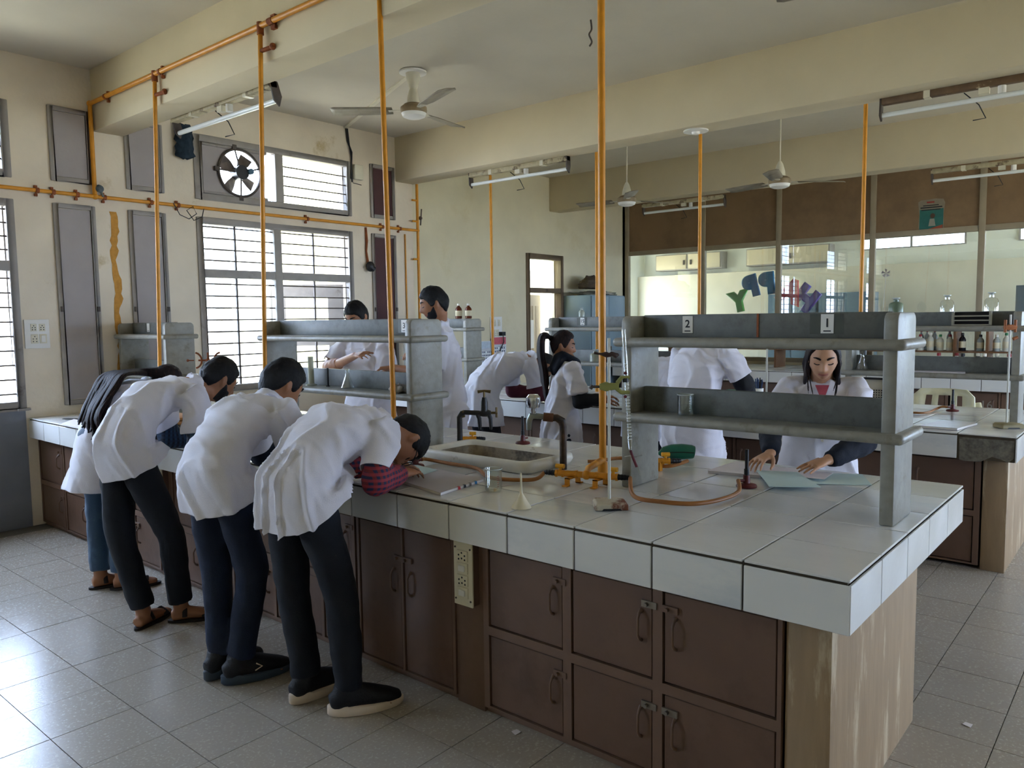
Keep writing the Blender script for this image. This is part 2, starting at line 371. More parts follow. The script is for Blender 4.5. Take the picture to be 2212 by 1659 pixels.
part(MB().cyl(fc+Vector((.075, -.075, .015)), fc+Vector((.075, -.04, .015)), .026), 'capacitor_cap', M('cap_blue', '49697c', .4, .1), ef, smooth=True)
for a in (.3, 1.8, 3.1, 4.7): part(MB().box(fc+Vector((fr*1.12*math.cos(a)-.02, -.02, fr*1.12*math.sin(a)-.02)), fc+Vector((fr*1.12*math.cos(a)+.02, .012, fr*1.12*math.sin(a)+.02))).cyl(fc+Vector((.06*math.cos(a), -.02, .06*math.sin(a))), fc+Vector((fr*1.1*math.cos(a), -.01, fr*1.1*math.sin(a))), .008, n=6), 'bracket', m_iron, ef)
# closed-off framed panels
for i, (a, b) in enumerate(PANELS):
    for z0, z1, w_ in ((.90, 2.445, 'tall'), (2.612, 3.172, 'short')):
        mm, cn = (m_board, 'grey') if i < 2 else (m_maroon, 'maroon')
        where = ['above the wall socket board', 'behind the far rack', 'beside the corner gas pipe'][i] if w_ == 'tall' else ['at the end of the pipe beam', 'under the tube light beam', 'near the ceiling by the back corner'][i]
        p_ = thing('shutter_panel', '%s %s board panel in a grey frame %s' % (w_, cn, where), 'panel', ((a+b)/2, YW, z0), group='closed wall panels')
        t = .035
        part(MB().box((a, YW-.02, z0), (a+t, YW, z1)).box((b-t, YW-.02, z0), (b, YW, z1)).box((a+t, YW-.02, z1-t), (b-t, YW, z1)).box((a+t, YW-.02, z0), (b-t, YW, z0+t)), 'frame', m_frame, p_, bevel=.005)
        part(MB().box((a+t+.004, YW-.008, z0+t+.004), (b-t-.004, YW-.001, z1-t-.004)), 'board', mm, p_)
        if w_ == 'tall': [part(MB().box((q, YW-.034, 1.62), (q+.018, YW-.02, 1.66)), 'hinge', m_iron, p_) for q in (b-.03, a+.01)]
# door in the back wall
d = thing('door_1', 'narrow doorway with a glazed light above a half open panelled door', 'door', (8.785, YB, 0), kind='structure')
m_dframe = M('door_frame_paint', '6e5b44', .6, .12, 8, .1, 30)
part(MB().box((8.36, YB-.02, 0), (8.43, YB+.1, 2.42)).box((9.14, YB-.02, 0), (9.21, YB+.1, 2.42)).box((8.43, YB-.02, 2.35), (9.14, YB+.1, 2.42)).box((8.43, YB-.02, 1.88), (9.14, YB+.1, 1.95)), 'door_frame', m_dframe, d, bevel=.006)
m_leaf = M('door_leaf_paint', 'c6b59a', .6, .05, 5)
lf = MB(); hx, hy, ux, uy = 8.44, YB+.1, .94, .34
leafbox(lf, 0, .66, .02, 1.86, .04)
dl = part(lf, 'door_leaf', m_leaf, d)
for a in (.12, .27, .42):
    q = MB(); hx, hy = 8.44+.008, YB+.1-.024; leafbox(q, a, a+.125, .12, 1.70, .012); part(q, 'door_panel', M('door_panel_paint', 'bca98c', .6, .05, 5), d)
hx, hy = 8.44+.012, YB+.1-.04; q = MB(); leafbox(q, .02, .24, 1.1, 1.5, .03); nb = part(q, 'notice_box', m_white, d)
text_mesh('28', .05, 'door_number', m_black, d, (8.80, YB-.0215, 1.915), (_R(90), 0, 0))
part(MB().box((8.43, YB+.04, 1.95), (9.14, YB+.045, 2.35)), 'pane', m_glass, d)
# partition of brown boards and glass in front of the next room
pt = thing('wall_partition', 'partition of brown boards above a row of large panes', 'partition', (XP, 3, 0), kind='structure')
PY = [6.74, 5.41, 4.257, 3.011, 1.774, .53, -.72, -1.96, -3.2, -4.5]
part(MB().box((XP-.05, -4.6, 0), (XP+.06, YB, .86)), 'dwarf_wall', m_wall, pt)
for i, y in enumerate(PY):
    part(MB().box((XP-.035, y-.035, .86), (XP+.035, y+.035, ZC)), 'post', m_mull, pt, bevel=.004)
    if i:
        y1, y0 = PY[i-1]-.035, y+.035
        part(MB().box((XP-.03, y0, 2.50), (XP+.03, y1, 2.57)), 'rail', m_mull, pt, bevel=.004)
        part(MB().box((XP-.03, y0, .86), (XP+.03, y1, .92)), 'rail', m_mull, pt, bevel=.004)
        part(MB().box((XP-.008, y0, 2.57), (XP+.008, y1, ZC-.01)), 'board', m_brownboard, pt)
        part(MB().box((XP-.003, y0, .92), (XP+.003, y1, 2.50)), 'pane', m_pglass, pt)
# the next room
m_rm = M('next_room_paint', 'e6e6da', .85, .04, 3)
m_rm2 = M('next_room_lower_paint', 'd9d0b8', .85, .05, 3)
struct(holes_wall(0, 15.6, 15.8, -3, 9.4, 0, 3.7, [(2.77, 4.52, 2.72, 2.93), (.5, 2.0, 2.72, 2.93)]), 'wall_far', [m_rm], 'pale wall of the next room seen through the panes', 'wall')
struct(MB().box((15.30, -2.9, 0), (15.6, 9.2, 2.42)), 'trim_6', m_rm2, 'darker ledge wall under the high cupboards of the next room', 'ledge')
struct(MB().box((XP+.1, -3, 3.6), (15.8, 9.4, 3.75)), 'trim_7', m_rm, 'ceiling of the next room', 'ceiling')
struct(holes_wall(1, -3.1, -2.9, XP, 15.8, 0, 3.7, [(11.5, 14.9, .9, 2.9)]), 'wall_next', m_rm)  # unseen opening added here to let more daylight into the next room
nw = [(11.3, 12.5, .9, 1.42), (11.3, 12.5, 1.62, 2.05), (11.3, 12.5, 2.3, 2.62), (12.9, 14.9, .9, 2.6)]  # last opening is hidden, added to brighten the next room
struct(holes_wall(1, 9.2, 9.4, XP-.1, 15.8, 0, 3.7, nw), 'wall_next_window', m_rm)
struct(MB().box((XP-.06, YB, 0), (XP+.06, 9.3, 3.7)), 'wall_next_side', m_rm)
for n, y0, y1 in ((4, 2.77, 4.52), (5, .5, 2.0)):
    w = thing('window_%d' % n, ['long high window strip in the next room', 'high window of the next room at the right edge'][n-4], 'window', (15.6, (y0+y1)/2, 2.72), kind='structure')
    part(MB().box((15.57, y0, 2.72), (15.63, y1, 2.74)).box((15.57, y0, 2.91), (15.63, y1, 2.93)).box((15.57, y0, 2.74), (15.63, y0+.03, 2.91)).box((15.57, y1-.03, 2.74), (15.63, y1, 2.91)).box((15.57, (y0+y1)/2-.02, 2.74), (15.63, (y0+y1)/2+.02, 2.91)), 'window_frame', m_frame, w)
w = thing('window_6', 'barred windows of the next room beside its cupboards', 'window', (11.9, 9.2, .9), kind='structure')
for a, b, c, d_ in nw[:3]:
    part(MB().box((a, 9.18, c), (a+.04, 9.24, d_)).box((b-.04, 9.18, c), (b, 9.24, d_)).box((a+.04, 9.18, c), (b-.04, 9.24, c+.04)).box((a+.04, 9.18, d_-.04), (b-.04, 9.24, d_)).box(((a+b)/2-.025, 9.18, c+.04), ((a+b)/2+.025, 9.24, d_-.04)), 'window_frame', m_frame, w)
    for k in range(1, 5): part(MB().cyl((a, 9.22, c+(d_-c)*k/5), (b, 9.22, c+(d_-c)*k/5), .008, n=6), 'grille_bar', m_iron, w)
struct(MB().box((7.5, 8.6, 0), (XP-.1, 8.8, 3.4)), 'wall_corridor', m_rm, 'sunlit corridor wall behind the doorway', 'wall')
# outside: pale yard wall, roughcast column and yellow side wall in the sun
m_out = M('sunlit_plaster', 'eee6cf', .9, .05, 2)
m_col = M('roughcast', 'b9b9b4', .95, .5, 26, .5, 30)
m_yel = M('yellow_plaster', 'd8cf9a', .9, .08, 3, col2='a39a62', edge=(.55, .7))
struct(MB().box((-30, -35, -.5), (40, 40, -.13)), 'ground', M('yard_ground', 'cfc6ae', .95, .08, 2), 'sunlit pale yard outside the windows', 'ground')
solo(MB().box((4.55, 8.2, -.1), (4.75, 8.45, 4.5)), 'porch_column', m_col, 'speckled roughcast column outside the big window', 'column', org=(4.65, 8.3, 0))
solo(MB().box((6.35, 7.2, -.1), (6.6, 9.6, 4.6)), 'yard_wall', m_yel, 'weathered yellow wall outside the big window', 'wall', org=(6.5, 8.4, 0))
solo(MB().box((3.4, 15, -.1), (18, 15.3, 3.4)), 'boundary_wall', m_out, 'bright pale building wall beyond the yard', 'wall', org=(10, 15, 0))
# ================================================================== BENCHES
HB = .826                                  # worktop height
m_tile = M('worktop_tile', 'd6d6d2', .16, .05, 4, .03, 60, col2='b4bcc2', edge=(.56, .74), stretch=(1, .35, 1), rvar=.08, rand=True)
m_tgrout = M('grimy_grout', '4a3f2e', .85, .25, 20)
m_brown = M('brown_enamel', '6a5142', .42, .08, 5, .08, 40, col2='5a4334', edge=(.5, .68))
m_brownf = M('brown_frame', '705747', .45, .08, 7, .08, 40)
m_peel = M('peeling_plaster', '9a8264', .75, .10, 9, .2, 30, col2='c0ae90', edge=(.56, .66), stretch=(3, 3, .5))
m_cav = M('cavity_shade', '1d1713', .9, .1, 5)  # near-black colour stands in for shade behind door gaps and slats
m_steel = M('dull_steel', '8d8478', .4, .15, 20, metal=.7)
m_rack = M('terrazzo_cement', '8c8a80', .42, .12, 26, .08, 90, col2='716a58', edge=(.55, .72))
m_rackb = M('terrazzo_back', '676a66', .5, .12, 26, .08, 90, col2='545650', edge=(.52, .7))

def cut(rect, hole):
    x0, x1, y0, y1 = rect
    if not hole: return [rect]
    a, b, c, d_ = hole
    if x1 <= a or x0 >= b or y1 <= c or y0 >= d_: return [rect]
    out = []
    if x0 < a: out.append((x0, a, y0, y1)); x0 = a
    if x1 > b: out.append((b, x1, y0, y1)); x1 = b
    if y0 < c: out.append((x0, x1, y0, c)); y0 = c
    if y1 > d_: out.append((x0, x1, d_, y1))
    return out
def worktop(label, x0, x1, y0, y1, hole=None, missing=()):
    w = thing('worktop', label, 'worktop', (x0, y0, HB))
    sl = MB()
    for a, b, c, d_ in cut((x0+.012, x1-.012, y0+.012, y1), hole): sl.box((a, c, HB-.15), (b, d_, HB-.008))
    part(sl, 'slab', m_tgrout, w)
    nx = round((x1-x0)/.296); ny = round((y1-y0)/.296); px, py = (x1-x0)/nx, (y1-y0)/ny; g = .003
    proto = {}
    def put(key, mb, loc, nm):
        if key not in proto:
            proto[key] = mb().build(nm, m_tile, w, org=(0, 0, 0)); o = proto[key]
            bm = bmesh.new(); bm.from_mesh(o.data); bmesh.ops.bevel(bm, geom=list(bm.edges), offset=.0015, segments=1, affect='EDGES'); bm.to_mesh(o.data); bm.free()
        else: o = proto[key].copy(); COL.objects.link(o)
        o.location = Vector(loc)-Vector((x0, y0, HB))
    for j in range(ny):
        for i in range(nx):
            r = (x0+i*px+g, x0+(i+1)*px-g, y0+j*py+g, y0+(j+1)*py-g); pcs = cut(r, hole)
            if pcs == [r]: put('top', lambda: MB().box((0, 0, -.008), (px-2*g, py-2*g, 0)), (r[0], r[2], HB-random.uniform(.0001, .0012)), 'tile')
            elif pcs:
                mb = MB()
                for a, b, c, d_ in pcs: mb.box((a, c, HB-.008), (b, d_, HB))
                part(mb, 'tile', m_tile, w)
        fm = lambda: MB().box((0, 0, 0), (.008, py-2*g, .134))
        if (0, j) not in missing: put('front', fm, (x0, y0+j*py+g, HB-.15), 'front_tile')
        put('front', fm, (x1-.012, y0+j*py+g, HB-.15), 'front_tile')
    for i in range(nx): put('end', lambda: MB().box((0, 0, 0), (px-2*g, .008, .134)), (x0+i*px+g, y0, HB-.15), 'end_tile')
    return w
SINK = (2.655, 2.975, 2.168, 2.802)
worktop('long white tiled worktop in front with a sink set in it', 2.075, 3.535, .606, YW-.002, SINK)
w2_ = worktop('white tiled worktop of the second bench behind the students', 5.09, 6.55, .62, YW-.01, None, missing={(0, 0)})
blk = MB(); random.seed(3)                                   # bare mortar where the end tile has broken off
edge_ = [(.635, .80), (.635, .70), (.66, .675), (.70, .69), (.74, .70), (.77, .682), (.80, .664), (.84, .664), (.88, .662), (.905, .668), (.908, .80)]
blk.prism(edge_, 0, 5.10, 5.115)
part(blk, 'bare_mortar', M('bare_mortar', '6c675b', .95, .35, 40, .6, 70), w2_)

def handle(par, x, y, z, org, h=.10, s=-1):
    p = [(x, y, z-h/2), (x+s*.012, y, z-h/2+.006), (x+s*.022, y, z-h/2+.022), (x+s*.022, y, z+h/2-.022), (x+s*.012, y, z+h/2-.006), (x, y, z+h/2)]
    o = part(MB().loft(p, [.007, .005, .0045, .0045, .005, .009], 8), 'handle', m_brownf, par, smooth=True); return o
def cabinet(label, xf, y0, y1, cols, rows, z0=.025, z1=.668, group=None, hs=None, s=-1, depth=.3, latch=True, bright=()):
    """steel cupboard unit: frame, inset doors with D handles and hasps. cols: door y ranges, rows: door z ranges"""
    c = thing('cabinet', label, 'cabinet', (xf, (y0+y1)/2, 0), group=group)
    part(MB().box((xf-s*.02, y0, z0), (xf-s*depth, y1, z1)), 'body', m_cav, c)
    ys = sorted({y0, y1}); fr = MB()
    edges_y = [y0]+[v for a, b in cols for v in (a, b)]+[y1]
    for k in range(0, len(edges_y), 2): fr.box((xf, edges_y[k], z0), (xf-s*.03, edges_y[k+1], z1))
    edges_z = [z0]+[v for a, b in rows for v in (a, b)]+[z1]
    for a, b in cols:
        for k in range(0, len(edges_z), 2):
            if edges_z[k+1]-edges_z[k] > .001: fr.box((xf, a, edges_z[k]), (xf-s*.03, b, edges_z[k+1]))
    part(fr, 'frame', m_brownf, c)
    for ci, (a, b) in enumerate(cols):
        for ri, (p, q) in enumerate(rows):
            g = .0055; dz = part(MB().box((xf-s*.005, a+g, p+g), (xf-s*.018, b-g, q-g)), 'door', m_brown, c, bevel=.002, seg=1)
            side = (hs or ['r']*len(cols))[ci]; hy = b-.045 if side == 'l' else a+.045
            handle(dz, xf-s*.005, hy, (p+q)/2+.02 if q-p < .45 else .42, c['_org'], s=s)
            if latch:
                lz = q-.055 if q-p < .45 else .52
                yy = b-.02 if side == 'l' else a+.02
                hm_ = m_steel if (ci, ri) in bright else m_brownf
                part(MB().box((xf+s*.004, yy-.035, lz-.011), (xf-s*.004, yy+.02, lz+.011)).cyl((xf+s*.016, yy, lz), (xf, yy, lz), .007, n=8), 'hasp', hm_, dz)
    return c
RW2 = [(.035, .318), (.352, .655)]
cabinet('brown steel cupboard of six doors at the near end of the bench', 2.13, .805, 1.962, [(.818, 1.19), (1.225, 1.548), (1.584, 1.935)], RW2, hs=['l', 'r', 'r'], bright={(1, 0), (1, 1), (0, 0)})
cabinet('brown steel cupboard with two tall doors beside the socket box', 2.13, 2.115, 2.72, [(2.13, 2.417), (2.43, 2.705)], [(.035, .655)], hs=['l', 'r'])
cabinet('brown cupboard behind the legs of the student in black shoes', 2.13, 2.735, 3.79, [(2.76, 2.98), (3.0, 3.378), (3.40, 3.77)], RW2, hs=['r', 'l', 'r'])
cabinet('brown cupboard between the second and third bending students', 2.13, 3.80, 4.43, [(3.82, 4.11), (4.125, 4.415)], RW2, hs=['l', 'r'])
cabinet('brown cupboard just left of the far socket box', 2.13, 4.61, 5.25, [(4.63, 4.93), (4.945, 5.235)], RW2, hs=['l', 'r'])
cabinet('brown cupboard by the window wall with paired doors', 2.13, 5.26, 6.06, [(5.28, 5.65), (5.67, 6.04)], RW2, hs=['l', 'r'])
cabinet('last brown cupboard against the window wall', 2.13, 6.07, 6.52, [(6.09, 6.50)], RW2, hs=['r'])
# masonry body of the front bench: end pier, piers between the cupboards
b1 = thing('bench_pedestal', 'brown plastered base of the front bench with a peeling end face', 'bench base', (2.6, .69, 0))
part(MB().box((2.14, .67, 0), (3.09, .798, .674)), 'end_pier', [m_peel], b1, bevel=.004)
part(MB().box((2.44, .80, 0), (3.09, 6.52, .674)), 'core', m_brown, b1)
for a, b in ((1.965, 2.112), (4.433, 4.607)): part(MB().box((2.135, a, 0), (2.435, b, .674)), 'pier', M('brown_plaster', '6e5544', .7, .1, 8, .2, 40, col2='8a7156', edge=(.66, .7)), b1, bevel=.003)
part(MB().box((2.15, .80, 0), (2.43, 6.52, .022)), 'plinth', m_brownf, b1)
b2 = thing('bench_pedestal', 'dark brown base of the second bench', 'bench base', (5.7, .7, 0))
part(MB().box((5.22, .675, 0), (6.2, .80, .674)), 'end_pier', m_peel, b2, bevel=.004)
part(MB().box((5.52, .81, 0), (6.2, YW-.02, .674)), 'core', m_brown, b2)
for k, y in enumerate((.81, 1.95, 3.09, 4.23, 5.37)):
    cabinet('brown cupboard %s' % ['at the near end of the second bench', 'behind the girl writing at the front bench', 'under the ponytailed girl at the second bench', 'under the leaning student at the second bench', 'of the second bench nearest the back wall'][k], 5.21, y, y+1.13, [(y+.03, y+.38), (y+.40, y+.75), (y+.78, y+1.11)], RW2, hs=['l', 'r', 'r'], latch=False)

# ---------------------------------------------------------------- bottle racks on the worktops
def rack(label, y0, y1, xc, plates=(), flank=True):
    r = thing('bench_rack', label, 'rack', (xc, (y0+y1)/2, HB))
    hw = .113; t = .045
    for a in (y0, y1-t):
        R_ = .03; pts = [(xc-hw, HB), (xc+hw, HB)]
        pts += [(xc+hw-R_+R_*math.cos(q), 1.525-R_+R_*math.sin(q)) for q in (0, .4, .8, 1.2, 1.571)]
        pts += [(xc-hw+R_-R_*math.sin(q), 1.525-R_+R_*math.cos(q)) for q in (0, .4, .8, 1.2, 1.571)]
        part(MB().prism(pts, 1, a, a+t), 'end_board', m_rack, r, bevel=.006)
    for z in (1.098, 1.402):
        part(MB().box((xc-.14, y0-.03, z), (xc+.14, y1+.03, z+.036)), 'shelf', m_rack, r, bevel=.0165, seg=4)
    dv = []
    for z0, z1 in ((1.133, 1.236), (1.437, 1.528)):
        dv.append(part(MB().box((xc-.012, y0+t, z0), (xc+.012, y1-t, z1)), 'divider', m_rackb, r, bevel=.004))
    for y, txt, bg in plates:
        p = part(MB().box((xc-.0135, y-.022, 1.455), (xc-.0115, y+.022, 1.522)), 'number_plate', m_white, dv[1])
        if bg: part(MB().box((xc-.0126, y-bg[0], 1.452), (xc-.0115, y+bg[1], 1.523)), 'tape', M('grey_tape', '4c5048', .5, .15, 15), dv[1])
        if txt: text_mesh(txt, .042, 'number', M('black_ink', '15171c', .5, .05), p, (xc-.0137, y, 1.490), (_R(90), 0, _R(-90)), bold=True)
        part(MB().box((xc-.0138, y-.013, 1.461), (xc-.0136, y+.013, 1.465)), 'small_print', M('black_ink', '15171c'), p)
    return r
RA = 2.805; RB = 2.85
rack('grey terrazzo rack numbered two and one at the near end', .66, 1.695, RA, [(1.452, '2', (.024, .024)), (.915, '1', (.055, .06))])
rack('grey terrazzo rack numbered three in the middle of the bench', 3.0, 4.38, RB, [(3.16, '3', (.012, .05))])
rack('small grey rack against the window wall', 5.67, 6.47, RB, [(6.15, '', (.03, .05))])
RX2 = 5.75
rack('grey rack at the near end of the second bench with the vent grille', .69, 1.72, RX2)
rack('grey rack numbered fifteen on the second bench', 3.02, 4.33, RX2, [(4.02, '15', (.05, .06))])
rack('grey rack with amber bottles on the second bench by the back wall', 5.36, 6.3, RX2)

# ================================================================== GAS PIPES
def pipe_clamp(par, p, axis, wall, s=1):
    """saddle clamp: ring round the pipe with two ears and a standoff to the wall point"""
    p = Vector(p); mb = MB(); a = Vector(axis)
    mb.cyl(p-a*.012, p+a*.012, .021, n=10); w = Vector(wall)-p; mb.cyl(p, p+w*.96, .008, n=6)
    e = a.cross(w).normalized(); wn = w.normalized(); q_ = p+w-wn*.011
    for sg in (-1, 1): mb.box(q_-Vector((.01, .01, .01))+e*.03*sg, q_+Vector((.01, .01, .01))+e*.03*sg)
    mb.cyl(p+w*.6+e*.03, p+w*.6-e*.03, .006, n=6)
    part(mb, 'clamp', m_rust, par)
def elbow(mb, p, r=.022): mb.sphere(p, r, 10, 8)
yp = YW-.042
g = thing('gas_pipe', 'orange gas pipe running along the window wall', 'pipe', (2, yp, 2.52))
mb = MB().cyl((-4, yp, 2.52), (6.05, yp, 2.52), .0145); part(mb, 'pipe', m_orange, g, smooth=True)
for x in (2.22, 2.33, 2.50, 2.70, 3.07, 3.30, 4.6, 5.55, 5.80, 1.2, .2, -1): pipe_clamp(g, (x, yp, 2.52), (1, 0, 0), (x, YW, 2.52))
g = thing('gas_pipe', 'rusty orange upright gas pipe in the back corner', 'pipe', (6.06, YW-.03, .9))
mb = MB().cyl((6.065, yp, .85), (6.065, yp, 3.03), .016); elbow(mb, (6.065, yp, 2.52)); part(mb, 'pipe', m_orange, g, smooth=True)
for z in (2.2, 2.62, 2.85): part(MB().cyl((5.99, yp, z), (6.065, yp, z), .011, n=8), 'stub', m_orange, g)
part(MB().cyl((6.10, yp-.01, 2.58), (6.11, yp-.02, 2.76), .008, n=6).sphere((6.10, yp-.01, 2.66), .022), 'valve_lever', m_iron, g)
g = thing('gas_pipe', 'orange gas pipe rising to the beam and running along it', 'pipe', (2.633, YW-.03, 2.5))
xb = 2.63
mb = MB().cyl((xb, yp, 2.52), (xb, yp, 3.23), .0165).cyl((xb, yp, 3.23), (xb, -4.5, 3.23), .0165); elbow(mb, (xb, yp, 3.23), .024); elbow(mb, (xb, yp, 2.52), .024); part(mb, 'pipe', m_orange, g, smooth=True)
for y in (6.2, 5.33, 4.1-.12, 4.0, 2.6): pipe_clamp(g, (xb, y, 3.23), (0, 1, 0), (2.66, y, 3.23))
part(MB().cyl((xb+.02, yp-.02, 2.61), (xb+.05, yp-.03, 2.52), .01, n=6).sphere((xb+.03, yp-.02, 2.58), .03), 'knotted_rag', M('grey_rag', '5f686a', .9, .2, 20), g)
def drop(label, pts, r=.0138, arm=True, wallx=None):
    g = thing('gas_pipe', label, 'pipe', pts[-1]); mb = MB()
    for a, b in zip(pts[:-1], pts[1:]): mb.cyl(a, b, r, n=14)
    for p in pts[1:-1]: elbow(mb, p, r*1.35)
    part(mb, 'pipe', m_orange, g, smooth=True)
    part(MB().cyl(Vector(pts[-1]), Vector(pts[-1])+Vector((0, 0, .05)), r*1.5, r*1.35, n=14), 'socket', m_orange, g, smooth=True)
    part(MB().cyl(Vector(pts[0])-Vector((0, 0, .05)), Vector(pts[0])+Vector((0, 0, .02)), r*1.45, n=14), 'tee', m_rust, g, smooth=True)
    if arm: z = pts[0][2]-.14; part(MB().cyl((pts[0][0], pts[0][1], z), (pts[0][0]+.025, pts[0][1]-.09, z+.01), .013, n=8).sphere((pts[0][0]+.02, pts[0][1]-.09, z+.01), .02, 8, 6), 'stub_valve', m_rust, g)
    return g
def vdrop(label, ptop, pbot, x, zt, zb, **k):
    a = onx(ptop, x); b = onx(pbot, x); sl = (b.y-a.y)/(a.z-b.z); yt = a.y-(zt-a.z)*sl; ybm = b.y+(b.z-zb)*sl
    return drop(label, [(x, yt, zt), (x, ybm, zb)], **k)
vdrop('orange gas pipe dropping in front of the rack by the window wall', (334, 170), (345, 795), xb, 3.23, HB)
vdrop('orange gas pipe dropping past the far end of rack three', (562, 60), (572, 780), xb, 3.23, HB)
vdrop('orange gas pipe dropping past the near end of rack three', (820, 0), (850, 880), 2.66, 3.23, HB, arm=False)
drop('bright orange gas pipe standing behind the retort stand', [(2.885, 1.915, 3.03), (2.885, 1.915, HB)], r=.0158, arm=False)
for lab, y, nm in (('orange gas pipe above the leaning student by the calendars', 5.41, 0), ('orange gas pipe just behind the bright front pipe', 4.10, 1), ('orange gas pipe behind the rack plate two', 3.06, 2), ('orange gas pipe at the right behind rack plate one', 1.755, 3)):
    drop(lab, [(6.09, y, 3.2), (6.09, y, HB)], r=.0145, arm=False)

# ================================================================== CEILING THINGS
m_fan = M('fan_ivory', 'cfc9b4', .45, .08, 10, col2='8f8468', edge=(.58, .72))
m_blade = M('fan_blade', '8f8674', .45, .12, 12, col2='6c6250', edge=(.5, .7))
def ceiling_fan(label, x, y, zh, rot, rod=True, blade_r=.62):
    f = thing('ceiling_fan', label, 'ceiling fan', (x, y, zh)); c = Vector((x, y, zh))
    if zh > 3: part(MB().lathe(c, [(.02, ZC-zh-.16), (.035, ZC-zh-.13), (.055, ZC-zh-.06), (.06, ZC-zh-.01), (.0, ZC-zh-.005)], 20), 'canopy', m_fan, f, smooth=True)
    part(MB().lathe(c, [(.0, ZC-zh-.02), (.11, ZC-zh-.018), (.11, ZC-zh-.006), (.0, ZC-zh)], 20), 'ceiling_plate', m_white, f, smooth=True)
    part(MB().cyl((x, y, zh+.12), (x, y, ZC-(.1 if zh > 3 else .005)), .011 if zh > 3 else .007), 'rod', m_fan, f, smooth=True)
    part(MB().lathe(c, [(.013, .20), (.03, .17), (.05, .10), (.052, .06), (.03, .045)], 20), 'lower_canopy', m_fan, f, smooth=True)
    part(MB().lathe(c, [(.0, .055), (.075, .05), (.105, .025), (.107, .0), (.10, -.02)], 28), 'motor', M('fan_rust', '8a7758', .5, .2, 14), f, smooth=True)
    part(MB().lathe(c, [(.10, -.02), (.09, -.045), (.06, -.058), (.0, -.062)], 28), 'bottom_cover', m_white, f, smooth=True)
    for k in range(3):
        a = rot+k*2*math.pi/3; ca, sa = math.cos(a), math.sin(a)
        def P(r, w, z): return c+Vector((r*ca-w*sa, r*sa+w*ca, z))
        part(MB().loft([P(.09, 0, .005), P(.20, 0, .0)], [(.018, .004), (.03, .004)], 8, ref=(-sa, ca, 0)), 'blade_iron', m_fan, f)
        vs = []; R_ = [(.17, .045), (.25, .062), (.45, .068), (blade_r-.03, .072), (blade_r, .05)]
        for r, w in R_: vs += [P(r, -w, -.012), P(r, -w*.3, .004), P(r, w*.3, .008), P(r, w, .014)]
        fs = [(4*i+j, 4*i+j+1, 4*i+j+5, 4*i+j+4) for i in range(4) for j in range(3)]
        b = part(MB().add(vs, fs), 'blade', m_blade, f, smooth=True, angle=60); md = b.modifiers.new('thick', 'SOLIDIFY'); md.thickness = .004
    return f
ceiling_fan('ivory ceiling fan turned off above the big window bay', 4.38, 4.70, 3.19, _R(10), blade_r=.66)
ceiling_fan('ceiling fan over the front bench with only a blade tip in view', 4.12, .96, 3.14, _R(99), blade_r=.66)
ceiling_fan('ceiling fan on a long rod over the second bench near the back wall', 7.55, 4.68, 2.815, _R(97), blade_r=.62)
ceiling_fan('ceiling fan on a long rod before the partition poster', 7.62, 2.98, 2.82, _R(74), blade_r=.64)
m_batten = M('worn_batten', 'b5a988', .6, .15, 20, col2='5a4632', edge=(.52, .62))
m_tube = M('fluorescent_tube', 'e8ecea', .25, .02, 5)
def tube_light(label, x, y0, y1, ztop, dx=.05, mat=None):
    t = thing('tube_light', label, 'tube light', (x, (y0+y1)/2, ztop))
    part(MB().box((x-.028, y0, ztop-.045), (x+.028, y1, ztop)), 'batten', mat or m_batten, t, bevel=.004)
    for y in (y0, y1-.014):
        part(MB().prism([(x-.03, ztop), (x+.03, ztop), (x+dx+.03, ztop-.09), (x+dx+.012, ztop-.155), (x+dx-.03, ztop-.12)], 1, y, y+.014), 'lamp_holder', m_iron, t, bevel=.003)
    part(MB().cyl((x+dx, y0+.016, ztop-.115), (x+dx, y1-.016, ztop-.115), .0165), 'tube', m_tube, t, smooth=True)
    ym = (y0+y1)/2
    part(MB().box((x-.02, ym-.05, ztop-.085), (x+.02, ym+.01, ztop-.045)), 'starter', m_ivory, t)
    part(MB().cyl((x, ym-.12, ztop-.05), (x, ym-.12, ztop-.10), .024, n=12), 'ballast_knob', m_white, t)
    for y in (y0+.3, y1-.3): part(MB().box((x-.032, y-.02, ztop-.05), (x+.032, y+.02, ztop+.0)), 'strap', m_ivory, t)
    part(MB().loft([(x+.02, ym+.1, ztop-.05), (x+.07, ym+.02, ztop-.13), (x+.09, ym-.02, ztop-.22), (x+.06, ym+.05, ztop-.23)], .004, 6), 'loose_wire', m_black, t)
tube_light('tube light with a bright tube on the pipe beam', 2.935, 4.45, 5.77, 3.06, .03)
tube_light('tube light under the middle beam by the back wall', 6.01, 4.36, 5.62, 3.029, .008)
tube_light('tube light with a brown batten at the upper right', 6.0, .40, 1.63, 3.03, -.01, M('brown_batten', '6a5238', .6, .2, 20, col2='b8a884', edge=(.6, .66)))
tube_light('far tube light over the brown boards beside the gas pipe', 9.19, 4.28, 5.45, 3.02, .02)
tube_light('far tube light above the poster at the right edge', 9.19, .75, 1.98, 3.02, .02)
solo(MB().lathe((5.93, 3.02, ZB), [(.0, -.03), (.03, -.03), (.035, -.012), (.10, -.01), (.10, 0)], 24), 'ceiling_rose', m_white, 'round white ceiling rose under the middle beam', 'ceiling rose', org=(5.93, 3.02, ZB), smooth=True)
a_, b_ = Vector((4.38, 4.70, ZC)), Vector((5.13, YW, ZC)); dn = (b_-a_).normalized(); nn = Vector((-dn.y, dn.x, 0))*.02
